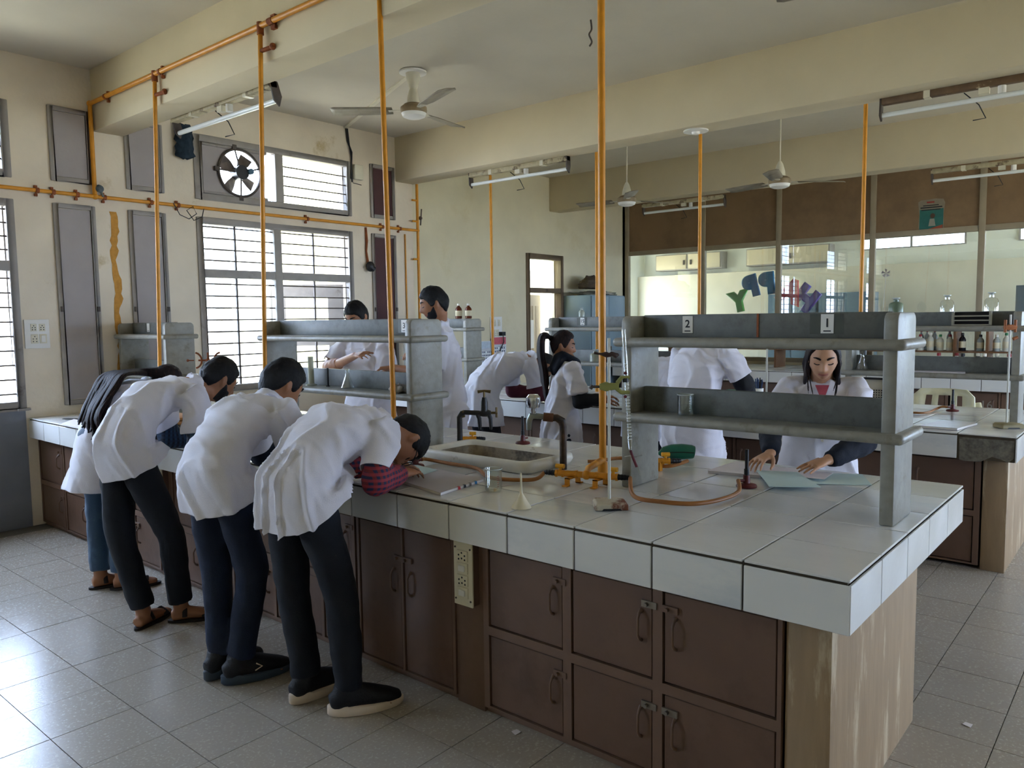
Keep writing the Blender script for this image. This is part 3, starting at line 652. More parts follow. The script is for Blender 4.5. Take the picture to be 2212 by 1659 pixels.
mb = MB(); P = [a_-nn, b_-nn, b_+nn, a_+nn]; mb.add([p-Vector((0, 0, .014)) for p in P]+[p-Vector((0, 0, .001)) for p in P], [(0, 1, 2, 3), (7, 6, 5, 4), (0, 4, 5, 1), (1, 5, 6, 2), (2, 6, 7, 3), (3, 7, 4, 0)])
solo(mb, 'cable_trunking', m_ivory, 'pale cable trunking crossing the ceiling from the fan to the wall', 'trunking', org=a_)
jb = thing('junction_box', 'white junction box with dark cables beside the window', 'junction box', (5.26, YW, 3.1))
part(MB().box((5.20, YW-.05, 2.98), (5.31, YW, 3.13)), 'box', m_ivory, jb, bevel=.008)
part(MB().loft([(5.13, YW-.012, ZC-.02), (5.14, YW-.014, 3.36), (5.19, YW-.016, 3.25), (5.18, YW-.016, 3.10), (5.19, YW-.012, 2.95)], .009, 6).loft([(5.14, YW-.02, ZC-.02), (5.16, YW-.02, 3.3), (5.18, YW-.02, 3.2), (5.17, YW-.02, 2.98)], .007, 6), 'cable', m_black, jb)
part(MB().cyl((5.2, YW-.008, 2.945), (5.31, YW-.008, 2.935), .004, n=6), 'bracket_rod', m_iron, jb)
# ================================================================== THINGS ON THE WALLS
def socket_board(name, label, x0, x1, z0, z1, y, mods, cat='socket board'):
    s = thing(name, label, cat, ((x0+x1)/2, y, z0))
    part(MB().box((x0, y-.014, z0), (x1, y, z1)), 'plate', m_white, s, bevel=.004)
    for u, v, w, h, kind in mods:
        cx, cz = x0+(x1-x0)*u, z0+(z1-z0)*v
        m = part(MB().box((cx-w/2, y-.019, cz-h/2), (cx+w/2, y-.0135, cz+h/2)), 'socket' if kind == 's' else 'switch', m_ivory, s, bevel=.002)
        hm = MB()
        if kind == 's':
            for a, b in ((0, .25), (-.22, 0), (.22, 0), (-.22, -.28), (.22, -.28)): hm.cyl((cx+a*w, y-.0195, cz+b*h), (cx+a*w, y-.0185, cz+b*h), .0042, n=8)
            o = part(hm, 'pin_hole', m_black, m); o['kind'] = 'stuff'
        else: part(MB().box((cx-w*.28, y-.024, cz-h*.36), (cx+w*.28, y-.019, cz+h*.36)), 'rocker', m_white, m, bevel=.002)
    return s
socket_board('socket_board', 'white socket board on the wall above the left end of the bench', 2.085, 2.255, 1.345, 1.562, YW, [(.36, .72, .042, .055, 's'), (.70, .72, .042, .055, 's'), (.38, .33, .05, .07, 's'), (.72, .33, .05, .07, 'w')])
socket_board('socket_board', 'white socket board above the calendars on the back wall', 7.60, 7.83, 1.26, 1.55, YB, [(.36, .72, .05, .09, 's'), (.72, .72, .05, .09, 's'), (.5, .25, .09, .1, 's')])
def side_socket(label, y0, y1, z0, z1, x):
    s = thing('socket_box', label, 'socket box', (x, (y0+y1)/2, z0))
    part(MB().box((x-.035, y0, z0), (x, y1, z1)), 'box', m_brown, s)
    part(MB().box((x-.043, y0-.004, z0-.004), (x-.035, y1+.004, z1+.004)), 'plate', m_ivory, s, bevel=.003)
    n = 4; H_ = (z1-z0-.05)/n; ym = (y0+y1)/2
    for k in range(n):
        zc = z1-.025-H_*(k+.5); so = k % 2 == 0
        m = part(MB().box((x-.049, ym-.028, zc-H_*.44), (x-.042, ym+.028, zc+H_*.44)), 'socket' if so else 'switch', m_ivory, s, bevel=.003)
        if so:
            hm = MB()
            for a, b in ((0, .25), (-.28, .05), (.28, .05), (-.28, -.28), (.28, -.28), (0, -.2)): hm.cyl((x-.0495, ym+a*.056, zc+b*H_), (x-.0485, ym+a*.056, zc+b*H_), .004, n=8)
            o = part(hm, 'pin_hole', m_black, m); o['kind'] = 'stuff'
        else: part(MB().box((x-.055, ym-.016, zc-H_*.25), (x-.048, ym+.016, zc+H_*.25)), 'rocker', m_white, m, bevel=.003)
    for a in (y0+.006, y1-.006):
        for b in (z0+.02, z1-.02): part(MB().cyl((x-.045, a, b), (x-.042, a, b), .004, n=8), 'screw', m_iron, s)
side_socket('ivory socket and switch box between the near cupboards', 1.985, 2.075, .425, .668, 2.135)
side_socket('ivory socket box half hidden by the bearded student', 4.47, 4.57, .425, .668, 2.135)
random.seed(11)
st = MB(); L1, L2 = [], []
for k in range(40):
    z = 2.42-k*.0385; c = 2.775+.012*math.sin(k*.5)+random.uniform(-.006, .006); w = .026+random.uniform(-.008, .01)
    L1.append((c-w, YW-.0015, z)); L2.append((c+w, YW-.0015, z))
st.add(L1+L2, [(i, i+1, 41+i, 40+i) for i in range(39)])
solo(st, 'rust_streak', M('rust_streak', 'c08a3e', .9, .15, 30, .2, 60), 'rusty orange streak painted down the wall between the panels', 'stain', org=(2.775, YW, 1.6))
v = thing('wall_valve', 'rusty black gas valve on the stained wall beside the window', 'valve', (5.36, YW, 1.9))
part(MB().loft([(5.35, YW-.01, 2.5), (5.355, YW-.015, 2.36), (5.345, YW-.015, 2.25), (5.36, YW-.02, 2.12)], [.012, .014, .01, .014], 8), 'stem', m_rust, v, smooth=True)
part(MB().sphere((5.365, YW-.05, 2.09), (.05, .04, .055), 12, 8).cyl((5.34, YW-.05, 2.10), (5.40, YW-.07, 2.06), .03, n=10), 'valve_body', m_black, v, smooth=True)
solo(MB().cyl((5.905, YW-.012, .9), (5.90, YW-.012, 2.47), .008, n=8), 'thin_pipe', m_orange, 'thin rusty orange pipe down the wall beside the maroon panel', 'pipe', org=(5.9, YW, .9), smooth=True)
cb = MB(); random.seed(5); vs = []; NR, NC = 9, 9
for j in range(NR):
    for i in range(NC):
        vs.append((3.30+.165*i/(NC-1)+random.uniform(-.009, .009)*(1+j*.1), YW-.03-.05*math.sin(math.pi*i/(NC-1))-random.uniform(0, .015), 3.20-.25*j/(NR-1)+random.uniform(-.008, .008)-(.03*math.sin(math.pi*i/(NC-1)) if j == NR-1 else 0)))
cb.add(vs, [(j*NC+i, j*NC+i+1, (j+1)*NC+i+1, (j+1)*NC+i) for j in range(NR-1) for i in range(NC-1)])
o = solo(cb, 'bird_nest_cover', M('navy_cloth', '24333f', .95, .3, 30, .4, 60), 'torn dark blue cloth cover hanging under the tube light', 'cloth', org=(3.38, YW, 3.05), smooth=True, angle=180); md = o.modifiers.new('s', 'SOLIDIFY'); md.thickness = .05; md.offset = -1 if False else 1
o.name = 'torn_cloth'
# loops of wire hanging from the wall pipe
solo(MB().loft([(3.25, YW-.064, 2.53), (3.30, YW-.064, 2.44), (3.38, YW-.066, 2.41), (3.45, YW-.066, 2.46), (3.42, YW-.066, 2.52), (3.36, YW-.07, 2.48), (3.42, YW-.072, 2.40), (3.50, YW-.066, 2.44), (3.52, YW-.064, 2.51)], .004, 6), 'wire_loop', m_black, 'loose grey wire looped on the orange wall pipe', 'wire', org=(3.4, YW, 2.45), smooth=True)
# calendars on the back wall
def calendar(label, x0, x1, z0, z1, head, org_y, tilt=.0):
    c = thing('wall_calendar', label, 'calendar', ((x0+x1)/2, org_y, z0), group='calendars by the back wall')
    y = org_y-.008; sx = x1-x0; sz = z1-z0
    part(MB().box((x0, y, z0), (x1, org_y-.002, z1)), 'sheet', M('paper_white', 'dfe3e6', .8, .03), c)
    part(MB().box((x0+.005, y-.0008, z1-sz*.2), (x1-.005, y+.001, z1-.005)), 'heading', M('cal_'+head, head, .7, .1, 30), c)
    g = MB()
    for r in range(7):
        for k in range(7):
            if (r*7+k) % 11 == 3: continue
            a = x0+sx*(.08+.125*k); b = z1-sz*(.30+.085*r); g.box((a, y-.0008, b-sz*.022), (a+sx*.07, y+.001, b+sz*.022))
    o = part(g, 'date', M('cal_ink', '3a4a66', .7, .1), c); o['kind'] = 'stuff'
    part(MB().box((x0+.01, y-.0008, z0+sz*.03), (x1-.01, y+.001, z0+sz*.09)), 'footer', M('cal_blue', '4a7fb0', .7, .1), c)
    for q in (.22, .26): part(MB().box((x0+sx*.05, y-.0008, z1-sz*(q+.005)), (x1-sx*.05, y+.001, z1-sz*(q-.005))), 'rule', M('cal_ink', '3a4a66'), c)
    return c
calendar('white calendar with blue columns, the left one on the back wall', 7.385, 7.64, .755, 1.235, 'b9c6d2', YB-.004)
calendar('white calendar with a red heading, the right one on the back wall', 7.60, 7.89, .79, 1.285, 'c9606a', YB-.02)
solo(MB().loft([(7.80, YB-.05, 1.32), (7.82, YB-.05, 1.22), (7.74, YB-.04, 1.08), (7.66, YB-.035, .96), (7.56, YB-.05, .88), (7.42, YB-.1, .84)], .006, 6).box((7.76, YB-.075, 1.30), (7.83, YB-.018, 1.35)), 'charger_cable', m_black, 'black plug and cable hanging in front of the calendars', 'cable', org=(7.8, YB, 1.3), smooth=True)
# poster on the brown boards: torn cream sheet, green picture of a child at a table
p = thing('wall_poster', 'torn poster with a green picture on the brown partition boards', 'poster', (XP-.01, 2.33, 2.54))
y0, y1, z0, z1, xx = 2.19, 2.475, 2.545, 2.94, XP-.0085
part(MB().prism([(y0, z0), (y1-.02, z0+.004), (y1, z0+.05), (y1-.008, z0+.2), (y1+.008, z1-.03), (y1-.02, z1-.01), (y0+.1, z1), (y0+.01, z1-.012), (y0-.01, z1-.06), (y0+.004, z0+.2)], 0, xx-.003, xx), 'sheet', M('poster_cream', '8f8470', .8, .1, 12), p)
part(MB().box((xx-.0038, y0+.006, z0+.01), (xx-.002, y1-.012, z0+.27)), 'picture', M('poster_green', '2e6a62', .7, .12, 14), p)
part(MB().prism([(y0+.01, z0+.012), (y1-.06, z0+.012), (y0+.01, z0+.07)], 0, xx-.0044, xx-.003), 'picture_corner', M('poster_red', 'a8563c', .7, .1), p)
part(MB().box((xx-.0044, y0+.11, z1-.05), (xx-.0025, y1-.09, z1-.03)), 'print_line', M('poster_redink', '9a3a30', .7, .1), p)
for k, (a, b, h) in enumerate(((.06, .05, .012), (.02, .02, .016), (.04, .03, .012))): part(MB().box((xx-.0046, y0+a, z1-.085-k*.027), (xx-.0025, y1-b, z1-.085-k*.027+h)), 'print_line', m_black, p)
part(MB().sphere((xx-.003, y0+.125, z0+.185), (.002, .03, .034), 12, 8), 'printed_head', M('poster_skin', '5b4636', .8, .1), p)
part(MB().prism([(y0+.09, z0+.06), (y0+.17, z0+.06), (y0+.155, z0+.15), (y0+.105, z0+.15)], 0, xx-.0046, xx-.003), 'printed_body', M('poster_pale', '9c9888', .8, .1), p)
# steel cupboard beside the doorway
c = thing('steel_cupboard', 'tall steel cupboard with blue window light in its grey colour, beside the doorway', 'cupboard', (9.65, 6.55, 0))
m_cup = M('cupboard_grey_window_tint', '7d929d', .35, .04, 4)  # blue of the window light is mixed into the grey paint
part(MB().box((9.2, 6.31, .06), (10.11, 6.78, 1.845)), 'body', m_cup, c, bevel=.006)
for a, b in ((9.215, 9.652), (9.658, 10.095)):
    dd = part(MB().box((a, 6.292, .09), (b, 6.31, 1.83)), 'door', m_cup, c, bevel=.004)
    part(MB().box(((a+b)/2+(.17 if a < 9.5 else -.19), 6.275, .95), ((a+b)/2+(.19 if a < 9.5 else -.17), 6.292, 1.1)), 'handle', m_steel, dd)
for a in (9.23, 10.06):
    for b in (6.34, 6.74): part(MB().box((a-.02, b-.02, 0), (a+.02, b+.02, .06)), 'foot', m_iron, c)
random.seed(21)
def crumple(cx, cy, cz, rx, ry, rz, amp, seed, n=3):
    b = MB(); b.sphere((0, 0, 0), 1, 28, 16); out = []
    for v in b.v:
        q = Vector(v); d = 1+amp*noise.fractal(q*1.7+Vector((seed, 0, 0)), 1.0, 2.0, n); z = q.z*rz*d
        out.append((cx+q.x*rx*d, cy+q.y*ry*d, cz+max(z, -rz*.55)+rz*.55))
    b.v = out; return b
solo(crumple(9.62, 6.5, 1.846, .48, .2, .045, .5, 3), 'plastic_bundle', M('clear_wrap', '8a8578', .25, .3, 14, .5, 20), 'crumpled pale plastic wrapping on top of the steel cupboard', 'bundle', org=(9.6, 6.5, 1.846), smooth=True, angle=80)
solo(crumple(9.55, 6.52, 1.942, .24, .13, .12, .4, 8), 'brown_bag', M('brown_bag', '4d4030', .8, .25, 12, .4, 20), 'dark brown bag heaped on the steel cupboard', 'bag', org=(9.55, 6.52, 1.93), smooth=True, angle=80)

# ================================================================== THINGS ON THE FRONT BENCH
def rrect(x0, x1, y0, y1, r, z, n=5):
    P = []
    for cx, cy, a0 in ((x1-r, y1-r, 0), (x0+r, y1-r, 90), (x0+r, y0+r, 180), (x1-r, y0+r, 270)):
        for k in range(n+1): a = _R(a0+90*k/n); P.append((cx+r*math.cos(a), cy+r*math.sin(a), z))
    return P
def rings(mb, R, cap0=False, cap1=False):
    n = len(R[0]); vs = [p for r in R for p in r]; fs = [(i*n+k, i*n+(k+1) % n, (i+1)*n+(k+1) % n, (i+1)*n+k) for i in range(len(R)-1) for k in range(n)]
    if cap0: fs.append(tuple(range(n))[::-1])
    if cap1: fs.append(tuple((len(R)-1)*n+k for k in range(n)))
    return mb.add(vs, fs)
s = thing('sink', 'white enamelled sink with a dirty basin and chipped rim', 'sink', (2.815, 2.485, HB))
x0, x1, y0, y1 = 2.62, 3.005, 2.135, 2.84
part(rings(MB(), [rrect(x0+.035, x1-.035, y0+.035, y1-.035, .05, HB+.001), rrect(x0+.012, x1-.012, y0+.012, y1-.012, .055, HB+.004), rrect(x0, x1, y0, y1, .06, HB+.03), rrect(x0+.004, x1-.004, y0+.004, y1-.004, .06, HB+.052), rrect(x0+.015, x1-.015, y0+.015, y1-.015, .06, HB+.06), rrect(x0+.033, x1-.033, y0+.033, y1-.033, .055, HB+.056), rrect(x0+.045, x1-.045, y0+.045, y1-.045, .05, HB+.035)]), 'rim', M('sink_enamel', 'd9d6cc', .25, .06, 10, .1, 40, col2='7a6448', edge=(.62, .68)), s, smooth=True, angle=70)
part(rings(MB(), [rrect(x0+.045, x1-.045, y0+.045, y1-.045, .05, HB+.036), rrect(x0+.05, x1-.05, y0+.05, y1-.05, .05, HB-.02), rrect(x0+.06, x1-.06, y0+.06, y1-.06, .06, HB-.12), rrect(x0+.10, x1-.10, y0+.10, y1-.10, .05, HB-.14)], cap1=True), 'basin', M('sink_grime', '9a8d76', .55, .25, 12, .3, 30, col2='4e4434', edge=(.48, .62)), s, smooth=True, angle=70)
part(MB().cyl((2.81, 2.5, HB-.141), (2.81, 2.5, HB-.136), .03), 'drain', m_iron, s)
IR = Vector((.645, -.764, 0)); IU = Vector((0, 0, 1)); ID = Vector((.764, .645, 0))       # image right / up / away at the bench
m_tap = M('tap_black', '23211e', .4, .3, 30, .3, 50)
m_brass = M('worn_brass', '6d5a38', .4, .25, 20, metal=.6)
t = thing('lab_tap', 'black twin swan lab tap with brass handles left of the sink', 'tap', (2.99, 2.905, HB)); B = Vector((2.99, 2.905, HB))
def Pp(a, b, c=0): return B+IR*a+IU*b+ID*c
part(MB().loft([Pp(0, 0), Pp(0, .17), Pp(.012, .19), Pp(.03, .195), Pp(.11, .19)], [.016, .015, .015, .013, .014], 12), 'riser', m_tap, t, smooth=True)
part(MB().loft([Pp(.11, .185), Pp(.125, .19), Pp(.15, .19), Pp(.17, .19)], [.013, .02, .02, .012], 12).loft([Pp(.135, .2), Pp(.135, .25), Pp(.135, .275)], [.02, .019, .012], 12), 'tap_body', m_tap, t, smooth=True)
part(MB().cyl(Pp(.135, .275), Pp(.135, .305), .006, n=8).loft([Pp(.10, .305), Pp(.135, .31), Pp(.17, .305)], [.009, .006, .009], 8), 'handle', m_brass, t, smooth=True)
for a in (.095, .155): part(MB().loft([Pp(a, .19), Pp(a+.012, .16), Pp(a+.014, .12), Pp(a+.014, .10)], [.012, .012, .011, .007], 10), 'spout', m_tap, t, smooth=True)
part(MB().cyl(Pp(.17, .19), Pp(.20, .19), .007, n=8).cyl(Pp(.20, .165), Pp(.20, .22), .006, n=8).cyl(Pp(.2, .19, -.025), Pp(.2, .19, .025), .006, n=8), 'cross_handle', m_brass, t, smooth=True)
part(MB().cyl(Pp(.02, .2, -.02), Pp(.02, .2, .02), .006, n=8).cyl(Pp(.03, .175), Pp(.01, .17), .006, n=8), 'cross_handle', m_brass, t, smooth=True)
t = thing('lab_tap', 'rusty bent tap with a chromed knob at the right of the sink', 'tap', (2.845, 2.115, HB)); B = Vector((2.845, 2.105, HB))
part(MB().loft([Pp(0, 0), Pp(0, .20), Pp(-.006, .225), Pp(-.03, .24), Pp(-.055, .24)], [.0165, .0165, .019, .017, .017], 12), 'riser', M('rusty_pipe', '4f3c2c', .6, .35, 22, .4, 50, col2='2a2520', edge=(.45, .6)), t, smooth=True)
part(MB().cyl(Pp(-.045, .24), Pp(-.09, .245), .0205, n=12), 'coupling', M('copper_coupling', '6e4a36', .5, .2, 20, metal=.4), t, smooth=True)
m_chrome = M('chrome', 'c9ccd0', .12, .05, 10, metal=1)
part(MB().loft([Pp(-.09, .245), Pp(-.125, .25), Pp(-.145, .25), Pp(-.155, .23), Pp(-.157, .185)], [.013, .014, .017, .015, .011], 12), 'spout', M('dull_chrome', '8f948e', .3, .15, 20, metal=.8), t, smooth=True)
part(MB().lathe(Pp(-.135, .26), [(.012, 0), (.014, .025), (.03, .03), (.034, .05), (.033, .075), (.022, .088), (0, .09)], 16), 'knob', m_chrome, t, smooth=True)
m_yel = M('valve_yellow', 'e0a32c', .4, .08, 12)
def gas_tap(par, p, d, knob_yaw=0):
    """one cock: orange body along d, yellow lever on top, ridged black nozzle"""
    p = Vector(p); d = Vector(d).normalized()
    part(MB().cyl(p, p+d*.05, .013, n=12).cyl(p+d*.012, p+d*.022, .0165, n=6).cyl(p+d*.04, p+d*.05, .0165, n=6), 'cock_body', m_orange, par, smooth=True)
    e = d.cross(Vector((0, 0, 1)))
    part(MB().cyl(p+d*.03, p+d*.03+Vector((0, 0, .026)), .007, n=8).loft([p+d*.03-d*.018+Vector((0, 0, .03)), p+d*.03+d*.018+Vector((0, 0, .03))], [(.014, .010), (.014, .010)], 8, ref=tuple(e)), 'lever', m_yel, par)
    nz = MB()
    nz.loft([p+d*q for q in (.05, .062, .063, .075, .076, .088, .089, .10)], [.013, .011, .013, .010, .012, .009, .011, .007], 10); part(nz, 'nozzle', m_black, par, smooth=True)
    return p+d*.10
gm = thing('gas_cock', 'orange twin gas cock with yellow levers behind the retort stand', 'gas tap', (2.56, 1.85, HB))
B = Vector((2.62, 1.82, HB+.045)); dY = Vector((0.05, 1, 0)).normalized()
ax = IR*.8+Vector((-.25, -.25, 0)); ax = Vector((.30, -.95, 0)).normalized()
part(MB().cyl(B-ax*.085, B+ax*.085, .014, n=14).sphere(B, .02, 12, 8).cyl(B-ax*.05, B-ax*.04, .018, n=6).cyl(B+ax*.04, B+ax*.05, .018, n=6).loft([B, B+Vector((.10, .06, .005)), Vector((2.885, 1.915, HB+.06))], [.013, .014, .015], 12), 'manifold', m_orange, gm, smooth=True)
e1 = gas_tap(gm, B-ax*.085, -ax); e2 = gas_tap(gm, B+ax*.085, ax)
for q in (-.055, .0, .055):
    for sgn in (-1, 1): pass
for q in (-.06, .06):
    c_ = B+ax*q
    part(MB().box((c_.x-.012, c_.y-.012, HB+.03), (c_.x+.012, c_.y+.012, HB+.034)).box((c_.x-.04, c_.y-.012, HB+.001), (c_.x-.036, c_.y+.012, HB+.034)).box((c_.x+.036, c_.y-.012, HB+.001), (c_.x+.04, c_.y+.012, HB+.034)).box((c_.x-.04, c_.y-.012, HB+.03), (c_.x+.04, c_.y+.012, HB+.034)).box((c_.x-.06, c_.y-.012, HB+.001), (c_.x-.036, c_.y+.012, HB+.005)).box((c_.x+.036, c_.y-.012, HB+.001), (c_.x+.06, c_.y+.012, HB+.005)), 'bracket', m_orange, gm)
def spline(P, n=8):
    P = [Vector(p) for p in P]; out = []
    for i in range(len(P)-1):
        p0, p1, p2, p3 = P[max(i-1, 0)], P[i], P[i+1], P[min(i+2, len(P)-1)]
        for k in range(n):
            u = k/n; out.append(.5*((2*p1)+(-p0+p2)*u+(2*p0-5*p1+4*p2-p3)*u*u+(-p0+3*p1-3*p2+p3)*u**3))
    return out+[P[-1]]
m_hose = M('orange_rubber', '9a6430', .5, .12, 12)
def hose(label, pts, r=.0085): return solo(MB().loft(spline(pts), r, 10), 'rubber_hose', m_hose, label, 'hose', org=pts[0], smooth=True)
m_bred = M('burner_base_red', '5a1f20', .4, .15, 10)
def burner(label, x, y, yaw=0):
    b = thing('bunsen_burner', label, 'burner', (x, y, HB)); c = Vector((x, y, HB))
    part(MB().lathe(c, [(.0, .001), (.04, .001), (.042, .006), (.038, .012), (.015, .018), (.013, .05), (0, .05)], 24), 'base', m_bred, b, smooth=True)
    part(MB().cyl(c+Vector((0, 0, .05)), c+Vector((0, 0, .155)), .0075, n=12).cyl(c+Vector((0, 0, .052)), c+Vector((0, 0, .075)), .0105, n=12), 'barrel', m_black, b, smooth=True)
    part(MB().cyl(c+Vector((0, 0, .028)), c+Vector((.04*math.cos(yaw), .04*math.sin(yaw), .03)), .006, n=8), 'gas_inlet', m_bred, b)
    return c+Vector((.04*math.cos(yaw), .04*math.sin(yaw), .03))
i1 = burner('black burner on a dark red foot by the head of the glasses student', 2.475, 2.70, _R(0))
i2 = burner('black burner on a red foot beside the open notebooks', 2.985, 1.285, _R(150))
burner('small black burner behind the sink', 3.30, 2.72, _R(0))
H = lambda p, dz=.013: tuple(onz(p, HB+dz))
hose('orange hose curving past the front of the sink to the left burner', [e1, H((1150, 1036)), H((1060, 1032)), (2.575, 2.40, HB+.013), (2.585, 2.58, HB+.013), (2.585, 2.70, HB+.016), (2.55, 2.715, HB+.026), i1])
hose('orange hose sweeping from the gas cock to the right burner', [e2, H((1370, 1072)), H((1430, 1084)), H((1500, 1088)), H((1560, 1078)), H((1595, 1062)), i2])
hose('orange hose behind the bright gas pipe', [(3.02, 2.09, HB+.012), H((1290, 996)), H((1350, 990)), (3.09, 1.72, HB+.02), (3.2, 1.66, HB+.035)])
gt = thing('gas_cock', 'orange gas cock with a yellow lever in front of the green pouch', 'gas tap', (3.12, 1.70, HB)); B = Vector((3.07, 1.735, HB+.045))
part(MB().cyl(B-IR*.08, B, .014, n=12).box((B.x-.012, B.y-.012, HB+.001), (B.x+.012, B.y+.012, HB+.04)), 'manifold', m_orange, gt, smooth=True)
gas_tap(gt, B, IR)
gt = thing('gas_cock', 'orange gas cock with a yellow lever beside the black twin tap', 'gas tap', (3.14, 2.93, HB)); B = Vector((3.06, 2.93, HB+.04))
part(MB().cyl(B-IR*.02, B+IR*.01, .014, n=12).box((B.x-.01, B.y-.01, HB+.001), (B.x+.01, B.y+.01, HB+.035)), 'manifold', m_orange, gt, smooth=True)
gas_tap(gt, B+IR*.01, IR)
m_lglass = glass('lab_glass', (.95, .97, .96), .12)
m_water = glass('water', (.86, .90, .88), .05)
m_frost = M('frosted_plastic', 'd8d6c4', .5, .03, 8, trans=.5)
def beaker(label, x, y, z, r, h, water=0, marks='ffffff'):
    b = thing('beaker', label, 'beaker', (x, y, z)); c = (x, y, z)
    part(MB().lathe(c, [(0, .003), (r*.9, .002), (r, .008), (r, h*.93), (r*1.07, h), (r*1.0, h-.001), (r*.965, h*.93), (r*.965, .010), (r*.88, .006), (0, .006)], 32), 'vessel', m_lglass, b, smooth=True, angle=50)
    part(MB().loft([(x+r*1.05*math.cos(q*.262), y+r*1.05*math.sin(q*.262), z+h) for q in range(25)], .0016, 6), 'lip', M('glass_edge', 'cfd6d4', .1, .02), b, smooth=True)
    if water: part(MB().lathe(c, [(0, .007), (r*.95, .011), (r*.95, h*water), (0, h*water)], 32), 'water', m_water, b, smooth=True, angle=50)
    mk = MB()
    for k in range(6):
        q0 = math.atan2(-y, -x)+.45; zz = z+h*(.25+.09*k); rr = r*1.003
        mk.add([(x+rr*math.cos(q0), y+rr*math.sin(q0), zz), (x+rr*math.cos(q0+.22), y+rr*math.sin(q0+.22), zz), (x+rr*math.cos(q0+.22), y+rr*math.sin(q0+.22), zz+.002), (x+rr*math.cos(q0), y+rr*math.sin(q0), zz+.002)], [(0, 1, 2, 3)])
    o = part(mk, 'graduation', M('print_'+marks, marks, .6, .02), b); o['kind'] = 'stuff'
beaker('empty glass beaker standing in front of the sink', 2.31, 2.06, HB, .034, .093, marks='7a2a30')
beaker('glass beaker half full of water on rack two', 2.745, 1.435, 1.134, .031, .082, .5)
beaker('glass beaker beside the head of the glasses student', 2.62, 2.91, HB, .032, .075)
solo(MB().lathe((2.165, 1.795, HB), [(.037, .001), (.036, .004), (.006, .055), (.0045, .07), (.0035, .13), (.0025, .13), (.003, .07), (.0045, .055), (.034, .003)], 28, close=True), 'funnel', M('funnel_plastic', 'e2d6b4', .35, .04, 6, alpha=.75), 'upside down translucent funnel near the worktop edge', 'funnel', org=(2.165, 1.795, HB), smooth=True)
# retort stand with clamp and burette
def stand(label, x, y, hz, yaw, mrod, mbase, bw=.06, bd=.048):
    s = thing('retort_stand', label, 'retort stand', (x, y, HB)); c, s_ = math.cos(yaw), math.sin(yaw)
    def Q(u, v, z): return (x+u*c-v*s_, y+u*s_+v*c, HB+z)
    vs = [Q(-bw, -bd, .001), Q(bw, -bd, .001), Q(bw, bd, .001), Q(-bw, bd, .001), Q(-bw, -bd, .02), Q(bw, -bd, .02), Q(bw, bd, .02), Q(-bw, bd, .02), Q(-bw*.86, -bd*.86, .03), Q(bw*.86, -bd*.86, .03), Q(bw*.86, bd*.86, .03), Q(-bw*.86, bd*.86, .03)]
    fs = [(0, 3, 2, 1), (8, 9, 10, 11)]+[(a+i, a+(i+1) % 4, a+4+(i+1) % 4, a+4+i) for a in (0, 4) for i in range(4)]
    part(MB().add(vs, fs), 'base', mbase, s, bevel=.002, seg=1)
    part(MB().add([Q(-bw*.6, -bd-.0008, .001), Q(bw*.6, -bd-.0008, .001), Q(bw*.5, -bd-.0008, .008), Q(-bw*.5, -bd-.0008, .008)], [(0, 1, 2, 3)]), 'base_notch', m_black, s)
    part(MB().cyl(Q(0, bd*.4, .028), Q(0, bd*.4, hz), .0055, n=12), 'rod', mrod, s, smooth=True)
    return Vector(Q(0, bd*.4, 0))
m_rod = M('white_rod', 'c9c9bf', .35, .06, 10)
m_sbase = M('chipped_base', 'b8ae98', .6, .12, 14, .2, 40, col2='6a3c26', edge=(.48, .56))
rp = stand('retort stand with a chipped rusty base at the front of the bench', 2.36, 1.535, .62, _R(-49), m_rod, m_sbase)
m_clamp = M('clamp_green', '8a8a4e', .45, .12, 12)
z = 1.27
ck = thing('burette_clamp', 'olive green burette clamp on the front retort stand', 'clamp', (rp.x, rp.y, z))
cc = Vector((rp.x, rp.y, z))
part(MB().loft([cc-IR*.035, cc-IR*.01, cc+IR*.02, cc+IR*.035], [(.010, .009), (.018, .012), (.012, .01), (.02, .012)], 10, ref=(0, 0, 1)), 'boss', m_clamp, ck, smooth=True)
for dz in (.032, -.022): part(MB().loft([cc+IR*.03+IU*dz*.4, cc+IR*.045+IU*dz, cc+IR*.075+IU*dz], [.009, .008, .007], 8), 'jaw', m_clamp, ck, smooth=True)
part(MB().cyl(cc-IR*.06, cc-IR*.03, .005, n=8).cyl(cc-IR*.068-IU*.008, cc-IR*.06+IU*.006, .007, n=8), 'thumb_screw', m_iron, ck)
for dz in (.05, -.035): part(MB().cyl(cc+IR*.055+IU*dz-ID*.02, cc+IR*.055+IU*dz-ID*.03, .006, n=8), 'wing_nut', M('maroon_knob', '5a2028', .4, .1), ck)
u = thing('boss_head', 'dark brown twisted clamp high on the front retort stand', 'clamp', (rp.x, rp.y, 1.385)); cu_ = Vector((rp.x, rp.y, 1.385))
part(MB().loft([cu_+IR*q+IU*w for q, w in ((-.055, .008), (-.03, .004), (-.012, .002), (.0, 0), (.012, .004), (.025, -.003), (.035, .002))], [(.004, .003), (.004, .004), (.010, .007), (.011, .008), (.008, .007), (.010, .007), (.004, .003)], 8, ref=(0, 0, 1)), 'jaw', M('dark_brown_metal', '3a261c', .6, .2, 20), u, smooth=True)
bt = thing('burette', 'graduated glass burette held slanting in the clamp', 'burette', (2.4, 1.46, 1.0))
b0, b1, b2_ = onx((1347, 712), 2.43), onx((1362, 975), 2.43), onx((1384, 1030), 2.43)
dB = (b1-b0).normalized()
part(MB().loft([b0, b1-dB*.03, b1], [.008, .008, .004], 14, caps=False), 'tube', m_lglass, bt, smooth=True)
mk = MB()
for k in range(26):
    q = b0+(b1-b0)*(.28+.62*k/25); mk.cyl(q-dB*.0008, q+dB*.0008, .0083, n=10)
